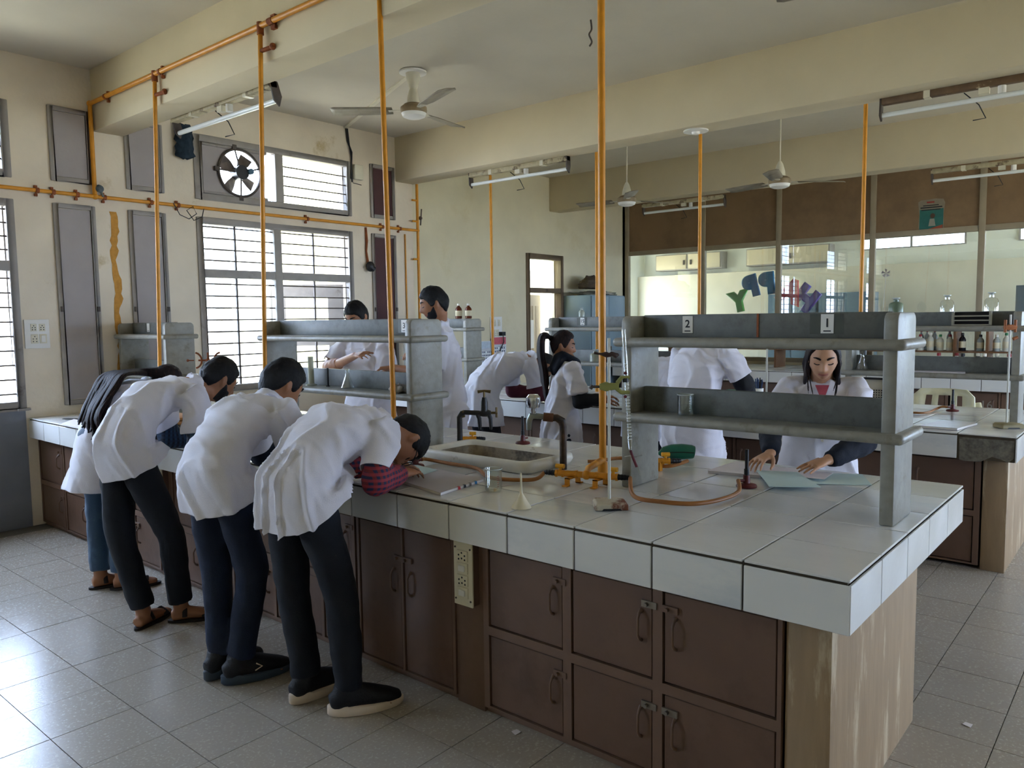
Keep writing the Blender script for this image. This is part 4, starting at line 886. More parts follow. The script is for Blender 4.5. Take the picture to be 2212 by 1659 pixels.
o = part(mk, 'graduation', M('print_white', 'e6e8e6', .6, .02), bt); o['kind'] = 'stuff'
part(MB().cyl(cc+IR*.06+IU*.015-IR*0, cc+IR*.06+IU*.03, .011, n=12), 'rubber_sleeve', m_black, ck)
e_ = b1+(b2_-b1)*.62
part(MB().loft(spline([b1-dB*.004, b1+(b2_-b1)*.25, e_], 4), .0052, 10), 'rubber_tip', M('maroon_rubber', '5a1420', .5, .1), bt, smooth=True)
part(MB().loft([e_, b2_], [.0045, .0015], 10), 'jet', m_lglass, bt, smooth=True)
part(MB().loft([b1+(b2_-b1)*.2+IR*q+IU*w for q, w in ((-.03, 0), (-.01, .003), (.01, -.003), (.035, .004))], .0022, 6), 'pinch_clip', m_chrome, bt, smooth=True)
# books, sheets, pouch
def slab_book(name, label, cat, quad, z0, th, cover, page='d8d4cc', extra=None):
    """flat book lying on the bench; quad: 4 corners seen in the photograph on the worktop"""
    P = [Vector(q) if len(q) == 3 else onz(q, HB+z0) for q in quad]; c = sum(P, Vector())/4
    b = thing(name, label, cat, (c.x, c.y, HB+z0))
    def layer(a, d, sc, m, nm):
        pp = [c+(p-c)*sc for p in P]; vs = [(p.x, p.y, HB+z0+a) for p in pp]+[(p.x, p.y, HB+z0+d) for p in pp]
        return part(MB().add(vs, [(3, 2, 1, 0), (4, 5, 6, 7), (0, 1, 5, 4), (1, 2, 6, 5), (2, 3, 7, 6), (3, 0, 4, 7)]), nm, m, b)
    if th > .003:
        layer(.0005, .0015, 1, cover, 'cover'); layer(.0015, th-.0012, .985, M('page_'+page, page, .85, .03), 'pages'); layer(th-.0012, th, 1, cover, 'cover')
    else: layer(.0004, th, 1, cover, 'sheet')
    return b, P, c
m_bookc = M('grey_mauve_cover', 'b5aeb2', .45, .06, 8)
nb, P, c = slab_book('exercise_book', 'grey covered exercise book with coloured stripes beside the glasses student', 'book', [(853, 1040), (952, 1071), (1046, 1040), (940, 1018)], 0, .012, m_bookc)
for k, col in enumerate(('b02a34', '15161a', '6b6660', '2a6f9c')):
    q = P[1]+(P[2]-P[1])*(.38+k*.13); q2 = P[1]+(P[2]-P[1])*(.43+k*.13)
    inn = (P[0]-P[1]).normalized()*.012
    part(MB().add([(q.x, q.y, HB+.0122), (q2.x, q2.y, HB+.0122), (q2.x+inn.x, q2.y+inn.y, HB+.0122), (q.x+inn.x, q.y+inn.y, HB+.0122)]+[(q.x+.001*IR.x, q.y+.001*IR.y-.0008, HB+.001), (q2.x+.001*IR.x, q2.y+.001*IR.y-.0008, HB+.001)], [(0, 1, 2, 3), (0, 4, 5, 1)]), 'stripe', M('stripe_'+col, col, .5, .05), nb)
m_pale = M('pale_blue_paper', 'bcd0ce', .8, .03, 5)
m_paper = M('book_paper', 'd9d2d4', .85, .04, 9)
slab_book('loose_sheet', 'pale blue sheet under the hands of the glasses student', 'paper', [(868, 1018), (905, 1028), (946, 1016), (880, 1000)], .013, .002, m_pale)
slab_book('open_notebook', 'open notebook with white pages under the writing hand', 'book', [(1528, 1022), (1642, 1033), (1735, 1022), (1590, 1001)], 0, .012, m_paper, page='cfc8c6')
slab_book('loose_sheet', 'pale green sheet in front of the writing girl', 'paper', [(1662, 1052), (1773, 1053), (1722, 1021), (1634, 1017)], .0135, .003, m_pale)
slab_book('loose_sheet', 'pale green sheet under the left hand of the writing girl', 'paper', [(1752, 1046), (1884, 1049), (1862, 1026), (1735, 1020)], 0, .0028, m_pale)
slab_book('loose_sheet', 'white sheet lying beside the pale green one', 'paper', [(1640, 1022), (1780, 1036), (1800, 1022), (1700, 1010)], .0126, .001, m_paper)
pc = onz((1460, 994), HB)
g = thing('pencil_pouch', 'shiny green pencil pouch lying behind the near rack', 'pouch', (pc.x, pc.y, HB))
part(MB().loft([pc+IR*q+IU*(.004+w) for q, w in ((-.085, .028), (-.06, .034), (-.02, .038), (.03, .038), (.075, .036), (.088, .034))], [(.010, .006), (.024, .028), (.033, .036), (.034, .038), (.030, .034), (.024, .03)], 14, ref=tuple(ID)), 'pouch_body', M('green_foil', '1f6a58', .28, .25, 9, .25, 14), g, smooth=True)
part(MB().loft([pc+IR*q+IU*(.04+w)-ID*.033 for q, w in ((-.08, -.01), (-.03, .004), (.03, .004), (.08, 0))], .0025, 6), 'zip', m_black, g)
# on rack three: measuring cylinder, flask, cloth, rod
f = Vector((2.785, onz((757, 838), 1.135).y, 0))
solo(MB().lathe((f.x, f.y, 1.1345), [(0, .002), (.036, .001), (.04, .006), (.013, .075), (.012, .105), (.016, .112), (.0145, .112), (.0105, .104), (.0115, .075), (.038, .007), (.03, .004), (0, .004)], 32), 'conical_flask', m_lglass, 'conical flask standing on the lower shelf of rack three', 'flask', org=(f.x, f.y, 1.1345), smooth=True, angle=50)
f = Vector((2.79, onz((677, 832), 1.135).y, 0))
solo(MB().lathe((f.x, f.y, 1.1345), [(0, .001), (.034, .001), (.034, .006), (.018, .012), (.017, .17), (.019, .175), (.016, .175), (.0155, .016), (0, .014)], 24), 'measuring_cylinder', M('cloudy_plastic', 'cdd0bd', .4, .05, 8, alpha=.75), 'cloudy measuring cylinder on the lower shelf of rack three', 'cylinder', org=(f.x, f.y, 1.1345), smooth=True, angle=50)
f = Vector((2.762, 3.135, 0))
solo(crumple(f.x, f.y, 1.1345, .040, .055, .03, .6, 5), 'duster_cloth', M('striped_duster', '8d8a84', .9, .4, 30, .5, 25), 'crumpled grey duster at the end of rack three', 'cloth', org=(f.x, f.y, 1.1345), smooth=True, angle=80)
solo(MB().cyl((RB-.05, 3.80, 1.1345), (RB-.05, 3.80, 1.245), .006, n=8).cyl((RB-.05, 3.80, 1.1345), (RB-.05, 3.80, 1.14), .012, n=8), 'black_marker', m_black, 'black marker standing on rack three near the cylinder', 'marker', org=(RB-.05, 3.8, 1.1345))
# left end of the bench: double burette clamp, wooden racks, pen, small box
m_wood = M('yellow_wood', 'a9712e', .5, .15, 10, .1, 30, stretch=(1, 6, 1))
cs = thing('retort_stand', 'retort stand with a double burette clamp by the window', 'retort stand', (2.55, 4.72, HB))
part(MB().box((2.47, 4.64, HB+.001), (2.63, 4.80, HB+.02)), 'base', m_iron, cs, bevel=.004)
part(MB().cyl((2.55, 4.72, HB+.02), (2.55, 4.72, 1.33), .006, n=10), 'rod', m_rust, cs, smooth=True)
cq = Vector((2.55, 4.72, 1.28))
part(MB().cyl(cq-IR*.06, cq+IR*.06, .006, n=8).sphere(cq, .014, 10, 8), 'cross_bar', m_rust, cs, smooth=True)
for sg in (-1, 1):
    part(MB().loft([cq+IR*sg*(.035+.045*math.cos(a))*1.0+IR*sg*.05+IU*.05*math.sin(a) for a in [_R(q) for q in range(100, 261, 20)]], .006, 8), 'claw', m_rust, cs, smooth=True)
    part(MB().cyl(cq+IR*sg*.09, cq+IR*sg*.13, .004, n=6).sphere(cq+IR*sg*.13, .009, 8, 6), 'thumb_screw', m_rust, cs)
for k in range(4):
    yy = 4.98-.02*k; solo(MB().box((2.30+.02*k, yy-.16, HB+.001+.026*k), (2.46+.015*k, yy+.16, HB+.02+.026*k)), 'wooden_rack', m_wood, 'yellow wooden pipette tray, %s in the pile by the bearded student' % ['bottom one', 'second from below', 'third from below', 'topmost'][k], 'tray', org=(2.38, yy, HB+.026*k), group='wooden trays', bevel=.004)
solo(MB().loft([(2.20, 6.18, HB+.006), (2.26, 6.05, HB+.006), (2.33, 5.92, HB+.006)], [(.02, .004), (.025, .005), (.025, .005)], 8, ref=(1, .4, 0)), 'pen_case', m_black, 'dark pen case on the left end of the bench', 'pen case', org=(2.26, 6.05, HB))
slab_book('open_notebook', 'thin white notebook before the long haired girl', 'book', [(132, 918), (178, 928), (205, 918), (160, 908)], 0, .01, m_paper)
slab_book('open_notebook', 'notebook before the bearded student', 'book', [(2.13, 3.73, HB), (2.13, 4.02, HB), (2.34, 4.02, HB), (2.34, 3.73, HB)], 0, .01, m_paper)
slab_book('open_notebook', 'notebook before the middle student', 'book', [(620, 985), (690, 1003), (740, 985), (670, 970)], 0, .01, m_paper)
sb = ony((648, 880), 4.25)
solo(MB().box((sb.x-.03, 4.22, HB+.001), (sb.x+.035, 4.29, HB+.10)), 'tea_box', M('printed_box', 'c9ccca', .6, .5, 60), 'small white printed carton at the back of rack three', 'box', org=(sb.x, 4.25, HB), bevel=.003)
# ================================================================== PEOPLE
def sm(a, b, x): t = min(1, max(0, (x-a)/(b-a))); return t*t*(3-2*t)
def gz(x, s): return math.exp(-(x/s)**2)
def fabric(name, col, rough=.8, col2=None, edge=(.5, .7), sheen=.2):
    m = M(name, col, rough, .05, 5, .25, 260, col2=col2, edge=edge); m.node_tree.nodes['Principled BSDF'].inputs['Sheen Weight'].default_value = sheen; return m
def plaid(name, base, c1, c2, sc):
    """woven check from two crossed stripe sets"""
    if name in MATS: return MATS[name]
    m = bpy.data.materials.new(name); m.use_nodes = True; MATS[name] = m; nt = m.node_tree; N = nt.nodes; L = nt.links; b = N['Principled BSDF']; b.inputs['Roughness'].default_value = .8
    tc = N.new('ShaderNodeTexCoord'); outs = []
    for ax in ('X', 'Z'):
        w = N.new('ShaderNodeTexWave'); w.bands_direction = ax; w.inputs['Scale'].default_value = sc; w.inputs['Distortion'].default_value = .4; L.new(tc.outputs['Object'], w.inputs[0]); r = N.new('ShaderNodeMapRange'); r.inputs[1].default_value = .45; r.inputs[2].default_value = .55; L.new(w.outputs[1], r.inputs[0]); outs.append(r.outputs[0])
    m1 = N.new('ShaderNodeMix'); m1.data_type = 'RGBA'; m1.inputs[6].default_value = lin(base)+(1,); m1.inputs[7].default_value = lin(c1)+(1,); L.new(outs[0], m1.inputs[0])
    m2 = N.new('ShaderNodeMix'); m2.data_type = 'RGBA'; m2.inputs[7].default_value = lin(c2)+(1,); L.new(m1.outputs[2], m2.inputs[6])
    mt = N.new('ShaderNodeMath'); mt.operation = 'MULTIPLY'; mt.inputs[1].default_value = .6; L.new(outs[1], mt.inputs[0]); L.new(mt.outputs[0], m2.inputs[0]); L.new(m2.outputs[2], b.inputs['Base Color'])
    return m
def skin(name, col, lip):
    if name in MATS: return MATS[name]
    m = M(name, col, .5, .06, 18, .08, 300); nt = m.node_tree; N = nt.nodes; L = nt.links; b = N['Principled BSDF']
    src = b.inputs['Base Color'].links[0].from_socket; at = N.new('ShaderNodeAttribute'); at.attribute_name = 'lip'; mx = N.new('ShaderNodeMix'); mx.data_type = 'RGBA'; L.new(at.outputs['Fac'], mx.inputs[0]); L.new(src, mx.inputs[6]); mx.inputs[7].default_value = lin(lip)+(1,); L.new(mx.outputs[2], b.inputs['Base Color'])
    return m
m_skin = skin('skin_brown', '9a6a4c', '7d4640'); m_skin2 = skin('skin_light_brown', 'c39474', 'a05a54')
m_coat = fabric('lab_coat_cotton', 'd9d7e0', .8)
m_coat2 = fabric('lab_coat_cotton_soft', 'd3d3dc', .8)
m_navy = fabric('navy_trousers', '0d121c', .8, sheen=0); m_jean = fabric('navy_jeans', '121d33', .85, col2='1b2b4a', edge=(.45, .7), sheen=0); m_bluejean = fabric('blue_jeans', '2f4a66', .8, col2='5f7f9c', edge=(.5, .75))
m_blk = fabric('black_fabric', '0b0b0f', .8, sheen=0); m_navyk = fabric('navy_knit', '0f1624', .85, sheen=0); m_marf = fabric('maroon_knit', '4a1020', .85, sheen=0)
m_hair = M('black_hair', '0b0a0c', .5, .3, 60, .5, 160, stretch=(3, 3, .6), spec=.3); m_hairb = M('brown_black_hair', '1a1112', .62, .35, 60, .3, 160, stretch=(3, 3, .6), col2='34201c', edge=(.5, .65), spec=.25)
m_sole = M('white_sole', 'd8c8b8', .6, .1, 12); m_soled = M('slate_sole', '3a4656', .6, .1, 12); m_shoe = M('black_mesh_shoe', '101116', .6, .2, 90, .3, 200)
m_leather = M('dark_leather', '1c1614', .5, .2, 20); m_eye = M('eye_white', 'd9d4cc', .2, .02); m_iris = M('dark_iris', '1a100c', .15, .05); m_pink = fabric('pink_shirt', 'b04a5c', .8)

def fuse(mb, voxel, it=6, fac=.5):
    """join overlapping pieces into one continuous skin"""
    me = bpy.data.meshes.new('tmp'); me.from_pydata(mb.v, [], mb.f); me.update()
    bm = bmesh.new(); bm.from_mesh(me); bmesh.ops.recalc_face_normals(bm, faces=bm.faces); bm.to_mesh(me); bm.free()
    o = bpy.data.objects.new('tmp', me); COL.objects.link(o)
    r = o.modifiers.new('r', 'REMESH'); r.mode = 'VOXEL'; r.voxel_size = voxel; r.use_smooth_shade = True
    if it: s = o.modifiers.new('s', 'SMOOTH'); s.iterations = it; s.factor = fac
    out = bpy.data.meshes.new_from_object(o.evaluated_get(bpy.context.evaluated_depsgraph_get()))
    bpy.data.objects.remove(o); bpy.data.meshes.remove(me)
    return out
def trim(me, cuts):
    """cut the cloth open at hems and cuffs: cuts are (point, outward normal, radius or None)"""
    bm = bmesh.new(); bm.from_mesh(me)
    for p, n, r in cuts:
        p, n = Vector(p), Vector(n).normalized()
        if r is None:
            bmesh.ops.bisect_plane(bm, geom=bm.verts[:]+bm.edges[:]+bm.faces[:], plane_co=p, plane_no=n, clear_outer=True); continue
        g = set(v for v in bm.verts if (v.co-p).length < r); es = [e for e in bm.edges if e.verts[0] in g and e.verts[1] in g]; fs = [q for q in bm.faces if all(v in g for v in q.verts)]
        bmesh.ops.bisect_plane(bm, geom=list(g)+es+fs, plane_co=p, plane_no=n); bm.faces.ensure_lookup_table()
        ok = lambda q: (q.calc_center_median()-p).dot(n) > 1e-5 and ((q.calc_center_median()-p)-n*(q.calc_center_median()-p).dot(n)).length < .085
        seed = min(bm.faces, key=lambda q: (q.calc_center_median()-p-n*.035).length); st = [seed]; done = {seed}
        while st:
            q = st.pop()
            for e in q.edges:
                for w in e.link_faces:
                    if w not in done and ok(w): done.add(w); st.append(w)
        bmesh.ops.delete(bm, geom=list(done), context='FACES')
    bm.to_mesh(me); bm.free(); return me
def finish(me, name, mat, par, org, fn=None):
    n = len(me.vertices); co = np.empty(n*3); me.vertices.foreach_get('co', co); co = co.reshape(-1, 3)
    if fn is not None:
        no = np.empty(n*3); me.vertices.foreach_get('normal', no); no = no.reshape(-1, 3); co = co+no*np.array([fn(Vector(c), Vector(k)) for c, k in zip(co, no)])[:, None]
    co = co-np.array(org); me.vertices.foreach_set('co', co.ravel()); me.materials.clear(); me.materials.append(mat); me.polygons.foreach_set('use_smooth', [True]*len(me.polygons)); me.polygons.foreach_set('material_index', [0]*len(me.polygons)); me.update()
    o = bpy.data.objects.new(name, me); COL.objects.link(o); o['_org'] = list(org)
    if par is None: o.location = org
    else: o.parent = par; o.location = Vector(org)-Vector(par['_org'])
    me.name = name; return o
def head_dir(d, feat=True):
    x, y, z = d; t = max(0, -z); X, Y, Z = x*.0735, y*.096, z*.117
    X *= 1-.30*t**1.3
    if y < 0: Y *= 1.05*(1-.42*t)
    else: Y *= 1-.04*t
    if feat and y > 0:
        ax = abs(X); w = sm(0, .4, y)
        nose = .023*gz(X, .0105+.004*sm(0, -.03, Z))*(sm(.03, -.024, Z)*(1-sm(-.027, -.038, Z)) if Z > -.04 else 0)
        nose += .007*gz(ax-.0125, .007)*gz(Z+.027, .008)
        Y += w*(nose-.0095*gz(ax-.031, .015)*gz(Z-.012, .011)+.0045*gz(ax-.031, .010)*gz(Z-.010, .006)+.0045*gz(Z-.033, .009)*sm(.055, .03, ax)+.004*gz(ax-.04, .018)*gz(Z+.022, .02)
                + .0065*gz(X, .019)*(gz(Z+.053, .0045)+1.1*gz(Z+.064, .005))-.002*gz(X, .022)*gz(Z+.0585, .0022)+.007*gz(X, .022)*gz(Z+.097, .014))
    return Vector((X, Y, Z))
def usphere(nu, nv):
    D = [(0, 0, -1)]
    for j in range(1, nv):
        a = -math.pi/2+math.pi*j/nv
        for i in range(nu): b = 2*math.pi*i/nu; D.append((math.cos(a)*math.cos(b), math.cos(a)*math.sin(b), math.sin(a)))
    D.append((0, 0, 1)); t = len(D)-1; F = []
    for i in range(nu): F.append((0, 1+(i+1) % nu, 1+i)); F.append((t, 1+(nv-2)*nu+i, 1+(nv-2)*nu+(i+1) % nu))
    for j in range(nv-2):
        for i in range(nu): F.append((1+j*nu+i, 1+j*nu+(i+1) % nu, 1+(j+1)*nu+(i+1) % nu, 1+(j+1)*nu+i))
    return D, F
def hairline(phi):                                   # phi: 0 front .. pi back -> lowest direction z covered by hair
    pts = [(0, .52), (.7, .47), (1.0, .30), (1.25, -.12), (1.5, -.08), (1.75, .02), (2.0, -.30), (2.5, -.60), (3.15, -.66)]
    for (a, b), (c, d) in zip(pts[:-1], pts[1:]):
        if a <= phi <= c: return b+(d-b)*(phi-a)/(c-a)
    return -.6
def hand(mb, w, d, n, thumb, curl=.35, s=1.0, spread=.0):
    """w wrist, d finger direction, n back-of-hand normal, thumb: unit vector towards thumb side"""
    w, d, n = Vector(w), Vector(d).normalized(), Vector(n); n = (n-d*n.dot(d)).normalized(); e = d.cross(n).normalized()
    if e.dot(Vector(thumb)) < 0: e = -e
    mb.loft([w-d*.015*s, w+d*.02*s, w+d*.055*s, w+d*.09*s], [(.024*s, .019*s), (.03*s, .018*s), (.040*s, .015*s), (.040*s, .012*s)], 14, ref=tuple(e))
    for off, L_, sp in ((.034, .066, .13), (.0118, .076, .04), (-.0112, .072, -.05), (-.033, .057, -.15)):
        p = w+d*.082*s+e*off*s; dd = (d+e*sp*(1+spread)).normalized(); pts = [p]; a = 0; rr = [.0086*s]
        for q, fr_ in enumerate((.45, .32, .23)):
            a += curl*(1, 1.25, .9)[q]; v = dd*math.cos(a)-n*math.sin(a); p = p+v*L_*fr_*s; pts.append(p); rr.append((.0078, .0070, .0056)[q]*s)
        mb.loft(pts, rr, 8, ref=tuple(e)); mb.sphere(pts[-1], .0056*s, 8, 6)
    p = w+d*.025*s+e*.026*s; td = (d*.62+e*.72-n*.35).normalized()
    pts = [p, p+td*.04*s, p+td*.04*s+(td*.7+d*.5-n*.2).normalized()*.032*s, p+td*.04*s+(td*.55+d*.7-n*.25).normalized()*.056*s]
    mb.loft(pts, [.0145*s, .011*s, .0095*s, .007*s], 8); mb.sphere(pts[-1], .007*s, 8, 6)
def interp(A, B, t): return Vector(A)*(1-t)+Vector(B)*t
def person(label, f, hip, waist, chest, shl, c7, head, arms, legs, hem, hw=.175, sleeve=.78, mats=None, hair='short', beard=False, glasses=False, voxel=.008, coat=True, foot='shoe', sole=None, wr_seed=0, org=None, look_down=True, hands=(True, True), face=True, collar=True, cuff=None, female=False, hairfn=None, nocut='', slim=1.0):
    Z = Vector((0, 0, 1)); f = Vector(f).normalized(); l = f.cross(Z)
    hip, waist, chest, shl, c7 = map(Vector, (hip, waist, chest, shl, c7)); mk = dict(skin=m_skin, coat=m_coat, legs=m_navy, sleeve=m_blk, hair=m_hair, shoe=m_shoe); mk.update(mats or {})
    org = Vector(org or (hip.x, hip.y, 0)); sc = .92 if female else 1.0
    hc, hu, hf = [Vector(q) for q in head]; hf.normalize(); hu = (hu-hf*hu.dot(hf)).normalized(); hr = hf.cross(hu)
    HM = Matrix((hr, hf, hu)).transposed(); hs = .97*sc if female else 1.0
    tw = lambda q: hc+HM@(Vector(q)*hs)
    SH = {s: shl+l*(hw*(1 if s == 'R' else -1))+f*.005 for s in 'RL'}; HP = {s: hip+l*(.088*(1 if s == 'R' else -1))-Z*.03 for s in 'RL'}
    # ---- body: one continuous skin
    b = MB(); D, F = usphere(64, 46); b.add([tw(head_dir(d)) for d in D], F)
    for sg in (-1, 1):
        b.loft([tw((sg*.070, -.004, -.035)), tw((sg*.077, -.006, -.02)), tw((sg*.079, -.012, .005)), tw((sg*.076, -.012, .026))], [(.008, .005), (.012, .007), (.017, .007), (.010, .006)], 10, ref=tuple(hf))
    nb = tw((0, -.022, -.075)); b.loft([c7-f*.0-Z*.03, interp(c7, nb, .5), nb, tw((0, -.01, -.03))], [.062*sc, .052*sc, .052*sc, .05*sc], 16)
    b.loft([hip-Z*.06, hip, waist, chest, shl, c7], [(.12, .08), (.135, .09), (.12*sc, .08), (.135*sc, .085), (.11*sc, .06), (.055, .05)], 20, ref=tuple(l))
    for s in 'RL':
        el, wr = [Vector(q) for q in arms[s][:2]]; b.loft([SH[s], interp(SH[s], el, .5), el, interp(el, wr, .3), wr], [.042*sc, .04*sc, .034*sc, .037*sc, .026*sc], 12)
        hd, hn, th, cu = arms[s][2:6]; hand(b, wr, hd, hn, th, cu, .97*sc if female else 1.04)
        kn, an, fd = [Vector(q) for q in legs[s][:3]]; b.loft([HP[s], kn, interp(kn, an, .35), an, an-Z*.045], [.07, .05, .05, .037, .036], 12)
        fd.normalize(); fs_ = fd.cross(Z); b.loft([an-fd*.045-Z*(an.z-.035), an+fd*.02-Z*(an.z-.045), an+fd*.09-Z*(an.z-.035), an+fd*.16-Z*(an.z-.025), an+fd*.185-Z*(an.z-.022)], [(.03, .026), (.036, .036), (.042, .027), (.043, .016), (.025, .011)], 12, ref=tuple(fs_))
    me = fuse(b, voxel, 2, .4)
    body = finish(me, 'person', mk['skin'], None, org)
    inv = HM.transposed(); at = me.attributes.new('lip', 'FLOAT', 'POINT'); co = np.empty(len(me.vertices)*3); me.vertices.foreach_get('co', co); co = co.reshape(-1, 3)+np.array(org)-np.array(hc)
    q = (np.array(inv)@co.T).T/hs
    at.data.foreach_set('value', np.where((np.abs(q[:, 0]) < .024) & (q[:, 1] > .06), np.exp(-((q[:, 2]+.0585)/.0095)**2), 0).astype(np.float32))
    tag(body, label, 'person')
    P = lambda mb, nm, m, **k: part(mb, nm, m, body, org=list(org), **k)
    # ---- head details
    for sg in (-1, 1):
        P(MB().loft([tw((sg*(.015+.034*u), .0925-.016*u*u*1.2, .032+.008*math.sin(u*2.6))) for u in (0, .33, .66, 1)], [(.0045, .002), (.0055, .003), (.0045, .003), (.002, .002)], 8, ref=tuple(hu)), 'eyebrow', mk['hair'], smooth=True)
        P(MB().loft([tw((sg*(.018+.028*u), .0885-.010*u*u, .006-.004*math.sin(u*3.1))) for u in (0, .33, .66, 1)], .0022, 6), 'eyelashes', mk['hair'], smooth=True)
        if not look_down: P(MB().sphere(tw((sg*.031, .079, .012)), .0115, 12, 8), 'eye', m_iris, smooth=True)
    D, F = usphere(72, 50); vs = []
    for d in D:
        phi = abs(math.atan2(d[0], d[1])); zl = hairline(phi)+(.14*sm(1.3, .6, phi) if female else 0); k = sm(zl-.06, zl+.10, d[2]); p = head_dir(d, False); r = .86+.25*k+.05*k*max(0, d[2])
        r += k*(.035*noise.noise(Vector(d)*4+Vector((wr_seed, 0, 0)))+.03*noise.noise(Vector((d[0]*26, d[1]*26, d[2]*5)))); vs.append(tw(p*r))
    P(MB().add(vs, F), 'hair', mk['hair'], smooth=True, angle=180)
    if beard:
        vs = []; bd_ = .15 if beard == 'full' else .105
        for d in D:
            phi = abs(math.atan2(d[0], d[1])); top = -.30-.24*sm(.9, .3, phi)+.22*sm(1.05, 1.4, phi); k = sm(top+.08, top-.08, d[2])*sm(1.6, 1.4, phi)*sm(-.99, -.80, d[2])
            if phi < .3: k *= 1-.75*gz(d[2]+.49, .06)
            vs.append(tw(head_dir(d)*(.92+bd_*k+k*.025*noise.noise(Vector(d)*20))))
        P(MB().add(vs, F), 'beard', mk['hair'], smooth=True, angle=180)
    if glasses:
        g = MB()
        for sg in (-1, 1):
            g.loft([tw((sg*.033+.024*math.cos(a), .107-.02*(.024*math.cos(a)*sg+.0)/.05, .008+.018*math.sin(a))) for a in [k*math.pi/10 for k in range(21)]], .0022, 6)
            g.loft([tw((sg*.057, .096, .014)), tw((sg*.078, .06, .014)), tw((sg*.082, -.01, .012))], .0022, 6)
        g.loft([tw((-.009, .109, .012)), tw((0, .112, .014)), tw((.009, .109, .012))], .002, 6); P(g, 'glasses', m_black)
    if hairfn: hairfn(P, tw, mk['hair'])
    # ---- clothes
    el = {s: Vector(arms[s][0]) for s in 'RL'}; wr = {s: Vector(arms[s][1]) for s in 'RL'}
    hc_, ha, hb = Vector(hem[0]), hem[1], hem[2]
    c = MB(); kk = sc*slim; ha *= .97; hd_ = (hc_-hip).normalized(); cuts = [(hc_, hd_, None)]
    c.loft([hc_+hd_*.05, hc_, interp(hc_, hip, .5), hip, waist, chest, shl, interp(shl, c7, .8)], [(ha+.01, hb+.01), (ha, hb), (ha*.55+.19*kk*.45, hb*.55+.14*kk*.45), (.186*kk, .134*kk), (.166*kk, .116*kk), (.18*kk, .122*kk), (.16*kk, .088*kk), (.072, .066)], 32, ref=tuple(l), sq=.82)
    for s in 'RL':
        e = interp(SH[s], el[s], sleeve); ed = (el[s]-SH[s]).normalized(); c.loft([interp(shl, SH[s], .5), SH[s], interp(SH[s], el[s], sleeve*.5), e, e+ed*.04], [(.055*sc, .064*sc), (.064*sc, .070*sc), (.070*sc, .075*sc), (.074*sc, .079*sc), (.075*sc, .080*sc)], 18, ref=tuple(l)); cuts += [(e, ed, .13)] if s not in nocut else []
    if collar:
        cd = (nb-c7).normalized(); c.loft([c7-cd*.02, c7+cd*.02, c7+cd*.04], [.082*kk, .074*kk, .072*kk], 20)
    me = fuse(c, .009, 5)
    sd = Vector((wr_seed*3.1, wr_seed, 0)); ax = (c7-hip).normalized()
    armp = [interp(SH[s], chest, .25) for s in 'RL']
    def wrink(p, n):
        q = p+sd; fold = noise.noise(Vector((q.dot(l)*6+noise.noise(q*2.5)*1.6, q.dot(f)*6, q.dot(ax)*1.7)))
        f2 = noise.noise(Vector((q.dot(l)*5, q.dot(f)*5, q.dot(ax)*11))+Vector((noise.noise(q*3)*1.2, 0, 0)))
        near = sum(math.exp(-((p-a).length/.13)**2) for a in armp); low = sm(0, .25, (p-waist).dot(-ax))
        return noise.noise(q*3.0)*.010+(.016+.012*low)*(max(0, 1-abs(fold)*5)-.22)*.8+(.004+.014*near)*(max(0, 1-abs(f2)*4.5)-.3)+.002*noise.noise(q*26)
    o = finish(me, 'lab_coat', mk['coat'], body, list(org), wrink); trim_me = o.data
    trim(o.data, [(Vector(p)-org, n, r) for p, n, r in cuts]); md = o.modifiers.new('hem', 'SOLIDIFY'); md.thickness = .004; md.offset = -1
    kk = sc
    for s in 'RL':
        st = .5; cf = 1.0 if cuff is None else cuff; sv = MB().loft([interp(SH[s], el[s], st), interp(SH[s], el[s], .8), el[s]], [.052*kk, .056*kk, .058*kk], 16).loft([el[s], interp(el[s], wr[s], .25*cf), interp(el[s], wr[s], .7*cf), interp(el[s], wr[s], .97*cf)], [.058*kk, .058*kk, .049*kk, .040*kk], 16); sv.sphere(el[s], .060*kk, 16, 12)
        P_ = fuse(sv, .010, 4); finish(P_, 'shirt_sleeve', mk['sleeve'], body, list(org), lambda p, n: .006*noise.noise(p*14)+.004*noise.noise(p*31))
    t = MB(); t.loft([waist-Z*.02, hip, hip-Z*.10], [(.135*kk, .095), (.150*kk, .112), (.13, .10)], 22, ref=tuple(l))
    for s in 'RL':
        kn, an, fd = [Vector(q) for q in legs[s][:3]]; lr = .079; t.loft([HP[s]+Z*.01, interp(HP[s], kn, .35), kn, interp(kn, an, .4), an+Z*.015], [lr, lr+.002, .067, .063, legs[s][3] if len(legs[s]) > 3 else .057], 18)
    me = fuse(t, .012, 5); finish(me, 'trousers', mk['legs'], body, list(org), lambda p, n: .007*noise.noise(Vector((p.x*6, p.y*6, p.z*9)))+.004*noise.noise(p*22))
